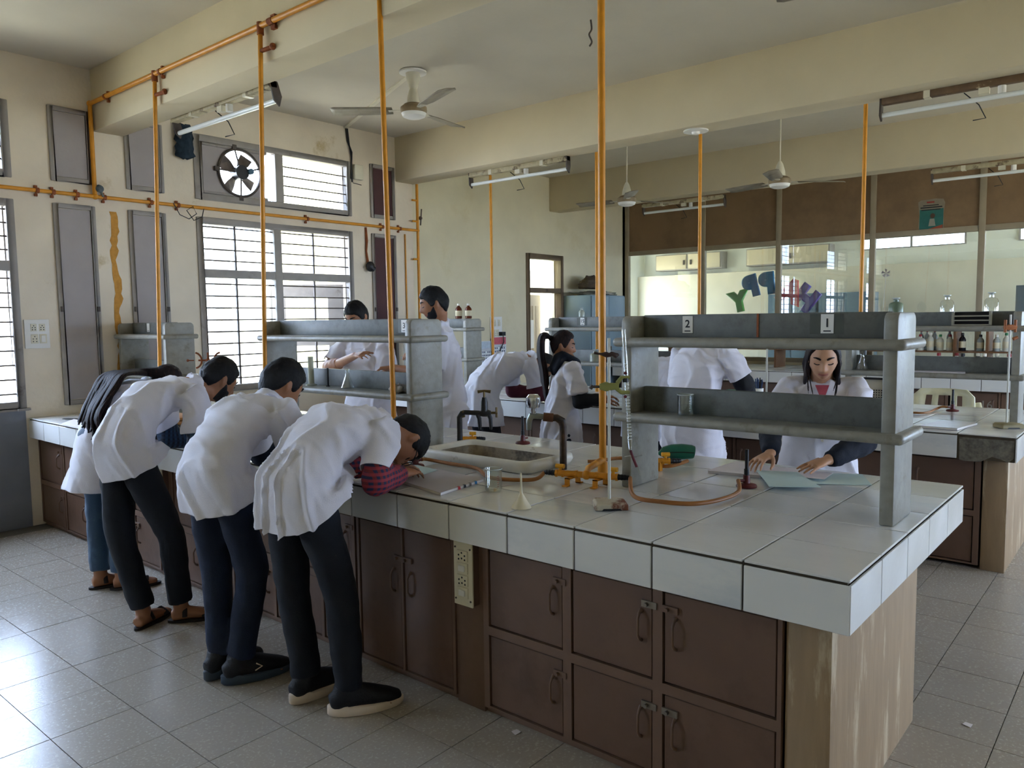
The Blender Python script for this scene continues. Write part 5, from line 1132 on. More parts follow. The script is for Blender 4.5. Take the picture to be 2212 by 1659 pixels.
    for s in 'RL':
        kn, an, fd = [Vector(q) for q in legs[s][:3]]; fd.normalize(); x = fd.cross(Z); a0 = Vector((an.x, an.y, 0))
        if foot == 'shoe':
            u = MB().loft([a0-fd*.075+Z*.055, a0-fd*.05+Z*.06, a0+fd*.02+Z*.07, a0+fd*.09+Z*.058, a0+fd*.16+Z*.045, a0+fd*.205+Z*.038], [(.026, .03), (.04, .04), (.044, .052), (.050, .04), (.047, .027), (.026, .014)], 16, ref=tuple(x))
            u.loft([a0-fd*.01+Z*.06, a0-fd*.012+Z*.125], [.05, .046], 16)
            sh = finish(fuse(u, .009, 4), 'shoe', mk['shoe'], body, list(org))
            v = []
            for z_, gr in ((.002, .94), (.012, 1.0), (.032, 1.0), (.036, .95)):
                for k in range(28):
                    a = 2*math.pi*k/28; ca = math.cos(a); v.append(a0+fd*(.065+ca*.15*gr)+x*(.050*gr*math.sin(a)*(1.0-.16*(ca < 0)*abs(ca)))+Z*(z_+(.012 if (z_ > .02 and ca < -.5) else 0)))
            so = MB().add(v, [(i*28+k, i*28+(k+1) % 28, (i+1)*28+(k+1) % 28, (i+1)*28+k) for i in range(3) for k in range(28)]+[tuple(range(28))[::-1], tuple(84+k for k in range(28))])
            part(so, 'sole', sole or m_sole, sh, org=list(org), smooth=True, angle=60)
        else:
            v = []
            for z_ in (.001, .014):
                for k in range(24):
                    a = 2*math.pi*k/24; v.append(a0+fd*(.07+math.cos(a)*.135)+x*(.048*math.sin(a)*(1-.2*(math.cos(a) < 0)))+Z*z_)
            P(MB().add(v, [(k, (k+1) % 24, 24+(k+1) % 24, 24+k) for k in range(24)]+[tuple(range(24))[::-1], tuple(range(24, 48))]), 'sandal_sole', m_leather)
            P(MB().loft([a0+fd*.12+x*q+Z*(.016+.04*math.cos(q/.05*1.45)) for q in (-.047, -.03, 0, .03, .047)], [(.02, .004)]*5, 8, ref=tuple(fd)), 'sandal_strap', m_leather, smooth=True)
            P(MB().loft([a0+fd*.02+x*q+Z*(.02+.07*math.cos(q/.05*1.45)) for q in (-.047, -.03, 0, .03, .047)], [(.012, .004)]*5, 8, ref=tuple(fd)), 'sandal_strap', m_leather, smooth=True)
    return body
X_, Y_, Z_ = Vector((1, 0, 0)), Vector((0, 1, 0)), Vector((0, 0, 1))

# glasses student in the middle foreground (bent lowest)
y = 2.55
person('bending student with glasses and a red check sleeve, in white soled shoes', (1, -.04, 0), (1.715, y, .90), (1.80, y, 1.02), (1.92, y, 1.08), (2.04, y, 1.085), (2.125, y, 1.085),
       ((2.255, y-.02, 1.005), (.95, -.05, -.25), (-.2, .0, -.97)),
       {'R': ((1.93, 2.335, .898), (2.13, 2.41, .884), (.9, .35, -.03), (0, -.2, 1), (0, 1, 0), .28), 'L': ((2.0, 2.685, .905), (2.21, 2.60, .884), (.9, -.4, -.03), (0, .1, 1), (0, -1, 0), .28)},
       {'R': ((1.80, 2.40, .455), (1.80, 2.375, .085), (.85, -.45, 0)), 'L': ((1.73, 2.62, .46), (1.765, 2.60, .085), (1, .0, 0))},
       ((1.765, y, .825), .222, .20), hw=.155, sleeve=.80, mats=dict(sleeve=plaid('red_blue_plaid', '6a1f26', '1a2344', 'a03038', 14)), glasses=True, voxel=.007, wr_seed=1, slim=.9, foot='shoe', sole=m_sole)
# student in the middle, navy jeans
y = 3.03
person('bending student in navy jeans, the middle one of the three in front', (1, 0, 0), (1.65, y, .915), (1.70, y, 1.03), (1.785, y, 1.11), (1.86, y, 1.135), (1.905, y, 1.165),
       (ony((607, 834), 3.05), (.55, -.05, .83), (.80, .0, -.58)),
       {'R': ((2.0, 2.90, .905), (2.20, 2.96, .883), (.9, .3, -.03), (0, 0, 1), (0, 1, 0), .28), 'L': ((1.99, 3.23, .905), (2.19, 3.13, .883), (.88, -.4, -.03), (0, 0, 1), (0, -1, 0), .28)},
       {'R': ((1.74, 2.93, .47), (1.68, 2.95, .085), (.95, -.3, 0)), 'L': ((1.66, 3.08, .47), (1.655, 3.07, .085), (1, .1, 0))},
       ((1.70, y, .785), .208, .168), hw=.155, sleeve=.82, mats=dict(legs=m_jean, sleeve=m_navyk), voxel=.008, wr_seed=2, slim=.9, sole=m_soled)
# bearded student with blue check sleeve, sandals
y = 3.9
person('bearded bending student with a navy check sleeve and dark sandals', (1, 0, 0), (1.64, y, .935), (1.70, y, 1.05), (1.81, y, 1.145), (1.925, y, 1.18), (2.00, y, 1.195),
       (ony((471, 822), 3.89), (.55, 0, .83), (.83, .03, -.55)),
       {'R': ((1.925, 3.69, .892), (2.13, 3.80, .884), (.9, .35, -.03), (0, 0, 1), (0, 1, 0), .28), 'L': ((1.98, 4.12, .90), (2.18, 4.0, .884), (.9, -.4, -.03), (0, 0, 1), (0, -1, 0), .28)},
       {'R': ((1.81, 3.79, .46), (1.845, 3.80, .085), (.85, -.5, 0), .06), 'L': ((1.63, 3.95, .46), (1.69, 3.88, .085), (.87, .45, 0), .06)},
       ((1.69, y, .835), .215, .158), hw=.175, sleeve=.72, mats=dict(sleeve=plaid('navy_check', '10182a', '24405c', '1a2d48', 15)), beard='full', voxel=.007, wr_seed=3, slim=.9, foot='sandal')
# long haired girl behind him
y = 4.66
def long_hair(P, tw, m):
    random.seed(9)
    for k in range(26):
        u = (k-12.5)/12.5; a = tw((u*.07, -.05-.03*(1-u*u), .05-.03*abs(u)))
        b = Vector((1.98-.02*random.random(), 4.66+u*.10, 1.235)); c = Vector((1.88, 4.64+u*.13, 1.16+random.uniform(-.02, .02))); d = Vector((1.79+random.uniform(-.03, .03), 4.60+u*.13, 1.02)); e = Vector((1.765+random.uniform(-.03, .04), 4.58+u*.12, .90+random.uniform(-.02, .06)))
        P(MB().loft(spline([a, b, c, d, e], 5), [(.018, .014)]*6+[(.019, .013)]*9+[(.014, .010)]*4+[(.007, .005)]*2, 8, ref=(0, 1, 0)), 'hair_lock', m, smooth=True)
person('girl with long loose hair bending at the far left, mostly hidden', (1, -.1, 0), (1.84, y, .88), (1.89, y, 1.0), (1.97, y, 1.09), (2.06, y, 1.12), (2.12, y, 1.14),
       ((2.23, y, 1.16), (.7, 0, .7), (.7, 0, -.7)),
       {'R': ((2.08, 4.47, .90), (2.25, 4.52, .870), (.9, .2, -.03), (0, 0, 1), (0, 1, 0), .28), 'L': ((2.02, 4.86, .90), (2.18, 4.74, .870), (.7, -.6, -.03), (0, 0, 1), (0, -1, 0), .28)},
       {'R': ((1.89, 4.57, .46), (1.87, 4.545, .085), (.9, -.4, 0), .058), 'L': ((1.83, 4.72, .46), (1.80, 4.66, .085), (.95, -.2, 0), .058)},
       ((1.81, y, .58), .20, .16), hw=.15, sleeve=.8, mats=dict(legs=m_bluejean, hair=m_hairb), voxel=.009, wr_seed=4, slim=.9, foot='sandal', female=True, hairfn=long_hair)
# pointing student behind rack three
def stand_pose(x, y, fx, fy, H_, lean=.0):
    f = Vector((fx, fy, 0)).normalized(); l = f.cross(Z_); k = H_/1.72; b = Vector((x, y, 0))
    hip = b+Z_*.92*k; return f, l, k, b, hip, hip+Z_*.14*k+f*lean*.2, hip+Z_*.34*k+f*lean*.6, hip+Z_*.47*k+f*lean*.85, hip+Z_*.54*k+f*lean
def std_legs(b, f, l, k): return {s: (b+l*q*.95+Z_*.47*k+f*.03, b+l*q+Z_*.085, f+l*q*2) for s, q in (('R', .09), ('L', -.09))}
f, l, k, b, hip, wa, ch, sh, c7 = stand_pose(3.83, 4.68, -1, -.25, 1.66, .05)
w_ = onx((768, 768), 3.50); e_ = onx((712, 795), 3.62)
person('student behind rack three pointing with one finger', f, hip, wa, ch, sh, c7, (c7+Z_*.135+f*.08, Z_*.95+f*.35, f*.9-Z_*.45),
       {'R': (e_, w_, (w_-e_).normalized()*.9+Vector((.1, -.3, -.05)), (-.5, .2, 1), (0, 0, 1), .25), 'L': (sh-l*.25-Z_*.28+f*.05, sh-l*.20-Z_*.30+f*.30, f, (0, 0, 1), l, .4)},
       std_legs(b, f, l, k), (b+Z_*.66+f*.01, .215, .16), mats=dict(skin=m_skin, sleeve=m_skin), sleeve=.75, voxel=.008, wr_seed=5, cuff=.4)
# tall bearded student standing beside rack three
f, l, k, b, hip, wa, ch, sh, c7 = stand_pose(3.93, 3.93, -.70, .71, 1.76, .05)
hd = onx((872, 768), 3.52)
person('tall student standing with a trimmed beard and a black sleeve', f, hip, wa, ch, sh, c7, (onx((938, 658), 3.85), Z_*.97+f*.15, f*.93-Z_*.28-l*.1),
       {'R': (sh+l*.20-Z_*.27+f*.06, hd+f*-.08+Vector((.03, -.02, -.03)), (hd-(hd+f*-.08)).normalized()*.6+Z_*.5+Vector((-.3, .1, 0)), (.3, -.4, .6), (0, 0, 1), .7), 'L': (sh-l*.22-Z_*.27+f*.05, onx((850, 795), 3.62), f, (0, 0, 1), l, .6)},
       std_legs(b, f, l, k), (b+Z_*.70+f*.01, .215, .16), mats=dict(sleeve=m_blk), sleeve=.75, beard='trim', voxel=.007, wr_seed=6, look_down=True, cuff=.55, nocut='RL')
# leaning student at the second bench
f = Vector((.93, -.36, 0)).normalized(); l = f.cross(Z_); hip = Vector((4.56, 4.20, .92))
sh = Vector((4.86, 4.03, 1.165)); c7 = Vector((4.93, 3.99, 1.195))
person('leaning student with a maroon sleeve at the second bench', f, hip, hip+Vector((.07, -.035, .12)), hip+Vector((.19, -.10, .22)), sh, c7, (c7+f*.13-Z_*.07, f*.95-Z_*.1, f*.1-Z_*.95),
       {'R': (sh+l*.21-Z_*.25+f*.05, sh+l*.12-Z_*.27+f*.27, f, (0, 0, 1), -l, .5), 'L': (sh-l*.22-Z_*.25+f*.05, sh-l*.1-Z_*.27+f*.27, f, (0, 0, 1), l, .5)},
       std_legs(Vector((4.62, 4.18, 0)), f, l, 1.0), (hip-Z_*.235+f*-.01, .23, .175), mats=dict(sleeve=m_marf, coat=m_coat2), sleeve=.75, voxel=.009, wr_seed=7)
# ponytailed girl
f = Vector((.74, -.67, 0)).normalized(); l = f.cross(Z_); b = Vector((4.58, 3.40, 0)); hip = b+Z_*.80; sh = b+Z_*1.165+f*.05; c7 = b+Z_*1.235+f*.06
hcen = onx((1216, 748), 4.62)
def ponytail(P, tw, m):
    random.seed(4); r0 = tw((0, -.10, .045))
    P(MB().sphere(tw((0, -.105, .045)), .022, 10, 8), 'hair_tie', m_black, smooth=True)
    for k in range(7):
        u = (k-3)/3; p1 = r0-f*.07+Z_*.02+l*u*.02; p2 = r0-f*.085-Z_*.10+l*u*.035; p3 = r0-f*.06-Z_*.28+l*u*.04; p4 = r0-f*.05-Z_*(.46+random.uniform(0, .06))+l*u*.03
        P(MB().loft(spline([r0, p1, p2, p3, p4], 5), [(.016, .016)]*3+[(.032, .026)]*14+[(.02, .014)]*2+[(.008, .006)]*2, 8, ref=tuple(l)), 'hair_lock', m, smooth=True)
pg = person('girl with a long ponytail and a navy hood at the second bench', f, hip, hip+Z_*.13, hip+Z_*.26+f*.03, sh, c7, (hcen, Z_*.97+f*.1, Vector((.52, -.85, -.2))),
       {'R': (onx((1252, 868), 4.50), onx((1300, 860), 4.55), f*.9+Z_*.1, (0, 0, 1), -l, .4), 'L': (sh-l*.19-Z_*.25+f*.05, sh-l*.05-Z_*.27+f*.28, f, (0, 0, 1), l, .4)},
       std_legs(b, f, l, .88), (b+Z_*.585+f*.0, .175, .145), hw=.15, mats=dict(skin=m_skin, legs=m_jean, hair=m_hairb), sleeve=.62, voxel=.007, wr_seed=8, female=True, hairfn=ponytail, collar=False, nocut='R')
hm = MB().loft([c7-f*.03+Z_*.02, c7-f*.075-Z_*.01, c7-f*.105-Z_*.07, c7-f*.10-Z_*.15], [(.09, .045), (.115, .045), (.10, .04), (.045, .02)], 18, ref=tuple(l)).loft(spline([c7+l*.045+f*.06-Z_*.05, c7+l*.09-Z_*.01, c7-f*.07+Z_*.015, c7-l*.09-Z_*.01, c7-l*.045+f*.06-Z_*.05], 4), .03, 12)
finish(fuse(hm, .011, 6), 'hood', m_navyk, pg, list(Vector((hip.x, hip.y, 0))), lambda p, n: .008*noise.noise(p*12))
# student half hidden behind the near rack post
f = Vector((.95, -.3, 0)).normalized(); l = f.cross(Z_); hip = Vector((4.66, 2.70, .90)); sh = Vector((4.88, 2.62, 1.17)); c7 = Vector((4.94, 2.60, 1.21))
person('student in a white coat hidden behind the post of the near rack', f, hip, hip+Vector((.05, -.02, .12)), hip+Vector((.14, -.05, .23)), sh, c7, (c7+f*.13+Z_*.04, f*.6+Z_*.7, f*.8-Z_*.6),
       {'R': (sh+l*.20-Z_*.25, sh+l*.1-Z_*.27+f*.25, f, (0, 0, 1), -l, .5), 'L': (sh-l*.20-Z_*.25, sh-l*.1-Z_*.27+f*.25, f, (0, 0, 1), l, .5)},
       std_legs(Vector((4.72, 2.69, 0)), f, l, 1.0), (hip-Z_*.2, .205, .165), mats=dict(coat=m_coat2), voxel=.010, wr_seed=9)
# student seen from behind between the rack shelves
f = Vector((.96, -.25, 0)).normalized(); l = f.cross(Z_); b = Vector((4.30, 2.20, 0)); hip = b+Z_*.90; sh = b+Z_*1.29+f*.10; c7 = b+Z_*1.335+f*.15
person('student seen from behind through the near rack, head hidden by its shelf', f, hip, hip+Z_*.14, hip+Z_*.29+f*.05, sh, c7, (c7+f*.14+Z_*.025, f*.75+Z_*.6, f*.6-Z_*.8),
       {'R': (onx((1606, 828), 4.42), sh+l*.10-Z_*.32+f*.33, f, (0, 0, 1), -l, .5), 'L': (sh-l*.21-Z_*.27, sh-l*.12-Z_*.34+f*.25, f, (0, 0, 1), l, .5)},
       std_legs(b, f, l, .98), (b+Z_*.655, .20, .155), hw=.17, sleeve=.78, mats=dict(sleeve=m_blk), voxel=.009, wr_seed=10)
# girl writing, facing the camera
f = Vector((-.93, -.36, 0)).normalized(); l = f.cross(Z_); b = Vector((3.80, 1.27, 0)); hip = b+Z_*.84; sh = b+Z_*1.175+f*.055; c7 = b+Z_*1.225+f*.05
hc11 = onx((1778, 772), 3.64)
def side_hair(P, tw, m):
    random.seed(3)
    for sg in (-1, 1):
        P(MB().loft(spline([tw((sg*.045, .0, .09)), tw((sg*.073, -.015, .02)), tw((sg*.072, -.035, -.06)), tw((sg*.078, -.04, -.14)), tw((sg*.085, -.02, -.20))], 5), [(.03, .012)]*6+[(.034, .013)]*8+[(.03, .012)]*4+[(.016, .008)]*3, 10, ref=tuple(tw((0, 1, 0))-tw((0, 0, 0)))), 'hair_lock', m, smooth=True)
        for k in range(3):
            e = random.uniform(-.010, .012); P(MB().loft(spline([tw((sg*.055, .04, .07)), tw((sg*(.077+e), .045, -.02)), tw((sg*(.070+e), .06, -.10)), tw((sg*(.06+2*e), .085, -.15-.035*k*(1 if sg < 0 else .5)))], 5), [.0026]*14+[.001]*2, 6), 'hair_strand', m, smooth=True)
    P(MB().loft([tw((0, -.06, .0)), tw((0, -.085, -.08)), tw((0, -.085, -.17))], [(.075, .03), (.088, .032), (.075, .022)], 14, ref=tuple(tw((1, 0, 0))-tw((0, 0, 0)))), 'hair_back', m, smooth=True)
wr_, wl_ = onz((1664, 980), HB+.082), onz((1788, 994), HB+.074)
pg = person('girl writing at the front bench behind the near rack', f, hip, hip+Z_*.13+f*.02, hip+Z_*.25+f*.06, sh, c7, (hc11, Z_*.93+f*.36, f*.88-Z_*.40-l*.0),
       {'R': (onx((1664, 925), 3.52), wr_, Vector((-.72, .22, -.20)), (-.3, .15, 1), (0, -1, 0), .28), 'L': (onx((1868, 955), 3.60), wl_, Vector((-.72, .45, -.20)), (-.2, -.05, 1), (.5, .8, 0), .10)},
       std_legs(b, f, l, .92), (b+Z_*.60, .205, .165), hw=.15, mats=dict(skin=m_skin2, sleeve=m_navyk, hair=m_hairb), sleeve=.72, voxel=.0045, wr_seed=11, female=True, hairfn=side_hair, collar=False)
O11 = list(Vector((hip.x, hip.y, 0)))
part(MB().prism([(-.02, 0), (.02, 0), (.0, -.06)], 1, -.004, .004), 'pink_shirt', m_pink, pg, org=O11) if False else None
# open neck with pink shirt, lapels and buttons on her coat
fr = chf = hip+Z_*.25+f*.06
def onchest(u, h, out=.0): return b+Z_*h+f*(.235-.35*max(0, h-1.08)+out)+l*u
vs = [onchest(-.03, 1.195, -.055), onchest(.03, 1.195, -.055), onchest(.004, 1.13, -.018), onchest(-.004, 1.13, -.018)]
o = part(MB().add(vs, [(0, 1, 2, 3)]), 'pink_shirt', m_pink, pg, org=O11); md = o.modifiers.new('s', 'SOLIDIFY'); md.thickness = .006
for h in (1.06, .95, .84): part(MB().cyl(onchest(0, h, -.01), onchest(0, h, .012), .006, n=10), 'button', m_white, pg, org=O11)

ck3 = Vector((1.68, 2.95, 0)); fd3 = Vector((.95, -.3, 0)).normalized(); x3 = fd3.cross(Z_)
p3_ = [o for o in COL.objects if o.name == 'person.001'][0]
part(MB().loft([ck3+fd3*.05+x3*.054+Z_*.085, ck3+fd3*.075+x3*.053+Z_*.067, ck3+fd3*.045+x3*.054+Z_*.055], .003, 6), 'chevron_mark', m_sole, p3_, org=list(p3_['_org']))
# ================================================================== SECOND BENCH, BACK COUNTER, NEXT ROOM
m_amber = M('amber_glass', '5a2410', .15, .1, 8); m_cream = M('cream_cap', 'ddd8c8', .4, .03); m_redcap = M('red_cap', '8f1f24', .4, .08); m_greencap = M('green_cap', '2f7a4a', .4, .08)
m_bot = M('bottle_white', 'c9c6b4', .4, .05); m_lab = M('paper_label', 'd4c9a8', .7, .1, 20); m_botd = M('dark_bottle', '14141a', .2, .1); m_botg = M('grey_clear_bottle', '9aa09a', .2, .08)
def bottle(label, x, y, z, r, h, mb, mc, name='reagent_bottle', lab=True, group=None, cat='bottle'):
    b = thing(name, label, cat, (x, y, z), group=group); c = (x, y, z)
    part(MB().lathe(c, [(0, .001), (r*.95, .001), (r, .006), (r, h*.62), (r*.85, h*.70), (r*.42, h*.80), (r*.40, h*.88), (0, h*.88)], 18), 'bottle_body', mb, b, smooth=True, angle=50)
    part(MB().lathe(c, [(r*.44, h*.86), (r*.46, h*.88), (r*.46, h*.985), (r*.4, h), (0, h)], 16), 'cap', mc, b, smooth=True, angle=50)
    if lab: part(MB().lathe(c, [(r*1.01, h*.18), (r*1.02, h*.19), (r*1.02, h*.52), (r*1.01, h*.53)], 18), 'label', m_lab, b, smooth=True)
    return b
bottle('left amber bottle with a cream cap on the back rack', 5.75, 5.57, 1.528, .034, .155, m_amber, m_cream, group='amber bottles'); bottle('right amber bottle with a cream cap on the back rack', 5.79, 5.47, 1.528, .034, .155, m_amber, m_cream, group='amber bottles')
bottle('small dark bottle behind the tall student on the back rack', 5.72, 5.80, 1.528, .036, .11, m_botd, m_cream)
def stoppered(label, x, y, z, r=.035, h=.12, m=None):
    b = thing('stoppered_bottle', label, 'bottle', (x, y, z)); c = (x, y, z)
    part(MB().lathe(c, [(0, .001), (r, .002), (r, h*.55), (r*.8, h*.66), (r*.35, h*.74), (r*.35, h*.86), (r*.5, h*.88), (r*.3, h*.885), (0, h*.88)], 20), 'bottle_body', m or m_lglass, b, smooth=True, angle=50)
    part(MB().lathe(c, [(r*.3, h*.88), (r*.25, h*.93), (r*.55, h*.96), (r*.55, h*1.0), (0, h*1.01)], 16), 'stopper', M('ground_glass', 'aab2b0', .25, .05), b, smooth=True, angle=50)
stoppered('stoppered glass bottle on top of rack fifteen', 5.74, 4.03, 1.528, .026, .085, M('pale_glass', 'a8b0a4', .2, .05))
stoppered('pale stoppered bottle on the lower shelf of rack fifteen', 5.66, 3.83, 1.134, .05, .11, M('cloudy_glass', '8d907c', .3, .05)); stoppered('dark stoppered bottle on rack fifteen nearest the gas pipe', 5.66, 3.50, 1.134, .05, .14, m_botd); stoppered('second dark stoppered bottle on rack fifteen beside the burette', 5.66, 3.33, 1.134, .045, .13, m_botd)
stoppered('clear stoppered bottle on the right rack left of the slatted frame', 5.75, 1.12, 1.528, .04, .11); stoppered('clear stoppered bottle on the right rack above the slatted frame', 5.75, .87, 1.528, .04, .12); stoppered('green topped jar on the right rack behind the near post', 5.75, 1.43, 1.528, .045, .10, M('green_jar', '6a7a64', .3, .1))
v = thing('slatted_tray', 'grey slatted wooden frame leaning on the right rack', 'tray', (5.62, .98, 1.437)); m_slat = M('grey_slat', '8f8a78', .6, .12, 12)
ya, yb = .855, 1.075
[part(MB().box((5.66, q, 1.4395), (5.70, q+.012, 1.53)), 'side_frame', m_slat, v) for q in (ya, yb-.012)]
for z in (1.4395, 1.468, 1.496): part(MB().box((5.655, ya+.012, z), (5.675, yb-.012, z+.008)), 'slat', m_slat, v)
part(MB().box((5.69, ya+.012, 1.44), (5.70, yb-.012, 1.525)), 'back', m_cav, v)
f_ = (5.68, 1.62, 1.134)
solo(MB().lathe(f_, [(0, .002), (.042, .002), (.045, .008), (.014, .09), (.013, .13), (.018, .135), (.0125, .13), (.0125, .09), (.043, .01), (0, .005)], 28), 'conical_flask', m_lglass, 'conical flask on the second bench rack beside the near post', 'flask', org=f_, smooth=True, angle=50)
solo(MB().lathe((5.75, 1.635, 1.2365), [(0, 0), (.022, 0), (.024, .03), (.012, .035), (.014, .06), (0, .06)], 16), 'black_stopper', m_black, 'black rubber stopper on the rack divider of the second bench', 'stopper', org=(5.75, 1.635, 1.2365), smooth=True)
P = [(5.63, 1.32), (5.63, .98), (5.735, 1.0), (5.735, 1.30)]
solo(MB().prism(P, 2, 1.1345, 1.140), 'newspaper_sheet', m_paper, 'folded sheet of paper on the lower shelf of the right rack', 'paper', org=(5.68, 1.15, 1.1345))
rp2 = stand('retort stand with an orange boss on the second bench at the right', 5.47, .715, .68, _R(-49), m_rod, M('olive_base', '8a7f5c', .6, .12, 14), .065, .05)
u = thing('boss_head', 'orange rusty boss clamp on the right retort stand', 'clamp', (rp2.x, rp2.y, 1.42)); c_ = Vector((rp2.x, rp2.y, 1.43)); m_ob = M('orange_rust', '9a5a2c', .6, .25, 20)
part(MB().loft([c_-IR*.035, c_, c_+IR*.035], [(.012, .012), (.02, .014), (.012, .012)], 8, ref=(0, 0, 1)), 'boss', m_ob, u, smooth=True)
for q in (-.03, .03): part(MB().cyl(c_+IR*q-IU*.03, c_+IR*q+IU*.045, .008, n=8), 'screw', m_ob, u)
part(MB().cyl(c_+IR*.02-IU*.07, c_+IR*.045-IU*.06, .01, n=8), 'thumb_screw', m_ob, u)
ib = burner('black burner on a red foot on the second bench', 6.19, 1.15, _R(140))
hose('orange hose lying to the burner on the second bench', [(6.0, 1.72, HB+.012), tuple(onz((1985, 892), HB+.01)), tuple(onz((2020, 884), HB+.012)), (6.165, 1.215, HB+.03), ib], .008)
slab_book('exercise_book', 'plastic covered exercise book at the near end of the second bench', 'book', [(1985, 924), (2068, 930), (2112, 918), (2035, 912)], 0, .014, M('clear_cover', 'b9b4b8', .2, .1, 8))
# small things around the students at the second bench
pc_ = onz((1638, 856), HB)
ph = thing('pen_holder', 'white cup full of blue pens on the second bench', 'pen holder', (pc_.x, pc_.y, HB))
part(MB().lathe((pc_.x, pc_.y, HB), [(0, .001), (.04, .001), (.043, .07), (.04, .07), (.038, .01), (0, .01)], 20), 'cup', m_white, ph, smooth=True)
random.seed(2)
for k in range(9): a = k*.7; part(MB().cyl((pc_.x+.015*math.cos(a), pc_.y+.015*math.sin(a), HB+.012), (pc_.x+.035*math.cos(a), pc_.y+.035*math.sin(a), HB+.12+random.uniform(0, .04)), .005, n=6), 'pen', M('pen_blue', '24406a', .4, .1) if k % 3 else m_black, ph)
g_ = onz((1580, 872), HB)
solo(MB().box((g_.x-.05, g_.y-.04, HB+.001), (g_.x+.05, g_.y+.05, HB+.11)), 'green_box', M('green_box', '2f7a66', .5, .06), 'small green box beside the elbow of the student seen from behind', 'box', org=(g_.x, g_.y, HB), bevel=.004)
cr = thing('lattice_crate', 'white lattice crate with a black edge at the back of the second bench', 'crate', (6.42, 1.73, HB)); m_lat = M('white_lattice', 'b8b4a4', .5, .06)
part(MB().box((6.38, 1.66, HB+.001), (6.39, 1.80, HB+.19)), 'panel', m_lat, cr)
part(MB().box((6.36, 1.645, HB+.001), (6.40, 1.66, HB+.20)).box((6.36, 1.645, HB+.19), (6.40, 1.80, HB+.205)), 'edge', m_black, cr)
lt = MB()
for i in range(7):
    for j in range(6): lt.box((6.377, 1.667+i*.0185, HB+.012+j*.018), (6.3805, 1.667+i*.0185+.009, HB+.012+j*.018+.009))
o = part(lt, 'lattice_hole', m_black, cr); o['kind'] = 'stuff'
mir = thing('table_fan', 'small round wire table fan by the calendars', 'fan', (5.75, 5.15, HB)); mc_ = Vector((5.72, 5.22, HB+.13))
part(MB().loft([mc_+IR*.085*math.cos(a)+IU*.10*math.sin(a) for a in [k*math.pi/12 for k in range(25)]], .005, 6), 'guard_ring', m_steel, mir, smooth=True)
for k in range(6): a = k*math.pi/6; part(MB().cyl(mc_-IR*.085*math.cos(a)-IU*.10*math.sin(a), mc_+IR*.085*math.cos(a)+IU*.10*math.sin(a), .0018, n=5), 'guard_wire', m_steel, mir)
part(MB().cyl(mc_+ID*.01, mc_+ID*.06, .05, .03, n=16), 'motor', M('fan_blue', '274a78', .4, .1), mir, smooth=True)
part(MB().cyl((mc_.x+ID.x*.04, mc_.y+ID.y*.04, HB+.001), mc_+ID*.04, .012, n=8).cyl((mc_.x+ID.x*.04, mc_.y+ID.y*.04, HB+.001), (mc_.x+ID.x*.04, mc_.y+ID.y*.04, HB+.012), .05, n=16), 'foot', m_iron, mir)
for k in range(2): solo(MB().box((5.50+.02*k, 5.02, HB+.001+.028*k), (5.62+.02*k, 5.30, HB+.022+.028*k)), 'wooden_rack', m_wood, ['lower wooden tray before the small table fan', 'upper wooden tray before the small table fan'][k], 'tray', org=(5.56, 5.16, HB+.028*k), group='trays by the table fan', bevel=.003)
pc_ = onz((1053, 848), HB)
solo(MB().lathe((pc_.x, pc_.y, HB), [(0, .001), (.032, .001), (.038, .11), (.035, .11), (.03, .006), (0, .006)], 20), 'printed_mug', M('mug_print', 'c8c8cc', .4, .3, 30), 'pale printed mug on the second bench by the leaning student', 'mug', org=(pc_.x, pc_.y, HB), smooth=True)
t = thing('lab_tap', 'dark lab tap on the second bench behind the leaning student', 'tap', (5.83, 4.98, HB)); B = Vector((5.83, 4.98, HB))
part(MB().loft([Pp(0, 0), Pp(0, .19), Pp(.015, .21), Pp(.10, .21)], .014, 10), 'riser', m_tap, t, smooth=True)
part(MB().loft([Pp(.10, .2), Pp(.11, .23), Pp(.11, .28)], [.016, .02, .014], 10).cyl(Pp(.11, .28), Pp(.11, .31), .006).cyl(Pp(.08, .315), Pp(.14, .31), .007), 'handle', m_tap, t, smooth=True)
part(MB().loft([Pp(.05, .21), Pp(.06, .17), Pp(.06, .13)], .011, 8), 'spout', m_tap, t, smooth=True)
# white plastic armchair between second bench and back counter
ch = thing('plastic_chair', 'white plastic armchair behind the second bench', 'chair', (7.05, 1.38, 0)); cx, cy = 7.05, 1.38; m_pc = M('white_chair_plastic', 'cfcaa8', .4, .06, 8)
bk = MB(); rows = []
for z, w, bx in ((.44, .20, .0), (.6, .22, .03), (.75, .235, .06), (.85, .225, .085), (.905, .17, .10)):
    rows.append([Vector((cx-.18-bx*-1*0+(-.0), cy, 0))+Vector((.16+bx+.06*abs(u)**2*-1, w*u, z)) for u in (-1, -.8, -.6, -.4, -.2, 0, .2, .4, .6, .8, 1)])
n = 11; vs = [p for r in rows for p in r]; fs = [(i*n+k, i*n+k+1, (i+1)*n+k+1, (i+1)*n+k) for i in range(4) for k in range(n-1) if not (i in (1, 2) and k in (2, 4, 5, 7))]
o = part(MB().add(vs, fs), 'backrest', m_pc, ch, smooth=True, angle=80); md = o.modifiers.new('s', 'SOLIDIFY'); md.thickness = .012
part(MB().box((cx-.44, cy-.22, .41), (cx-.0, cy+.22, .44)), 'seat', m_pc, ch, bevel=.014)
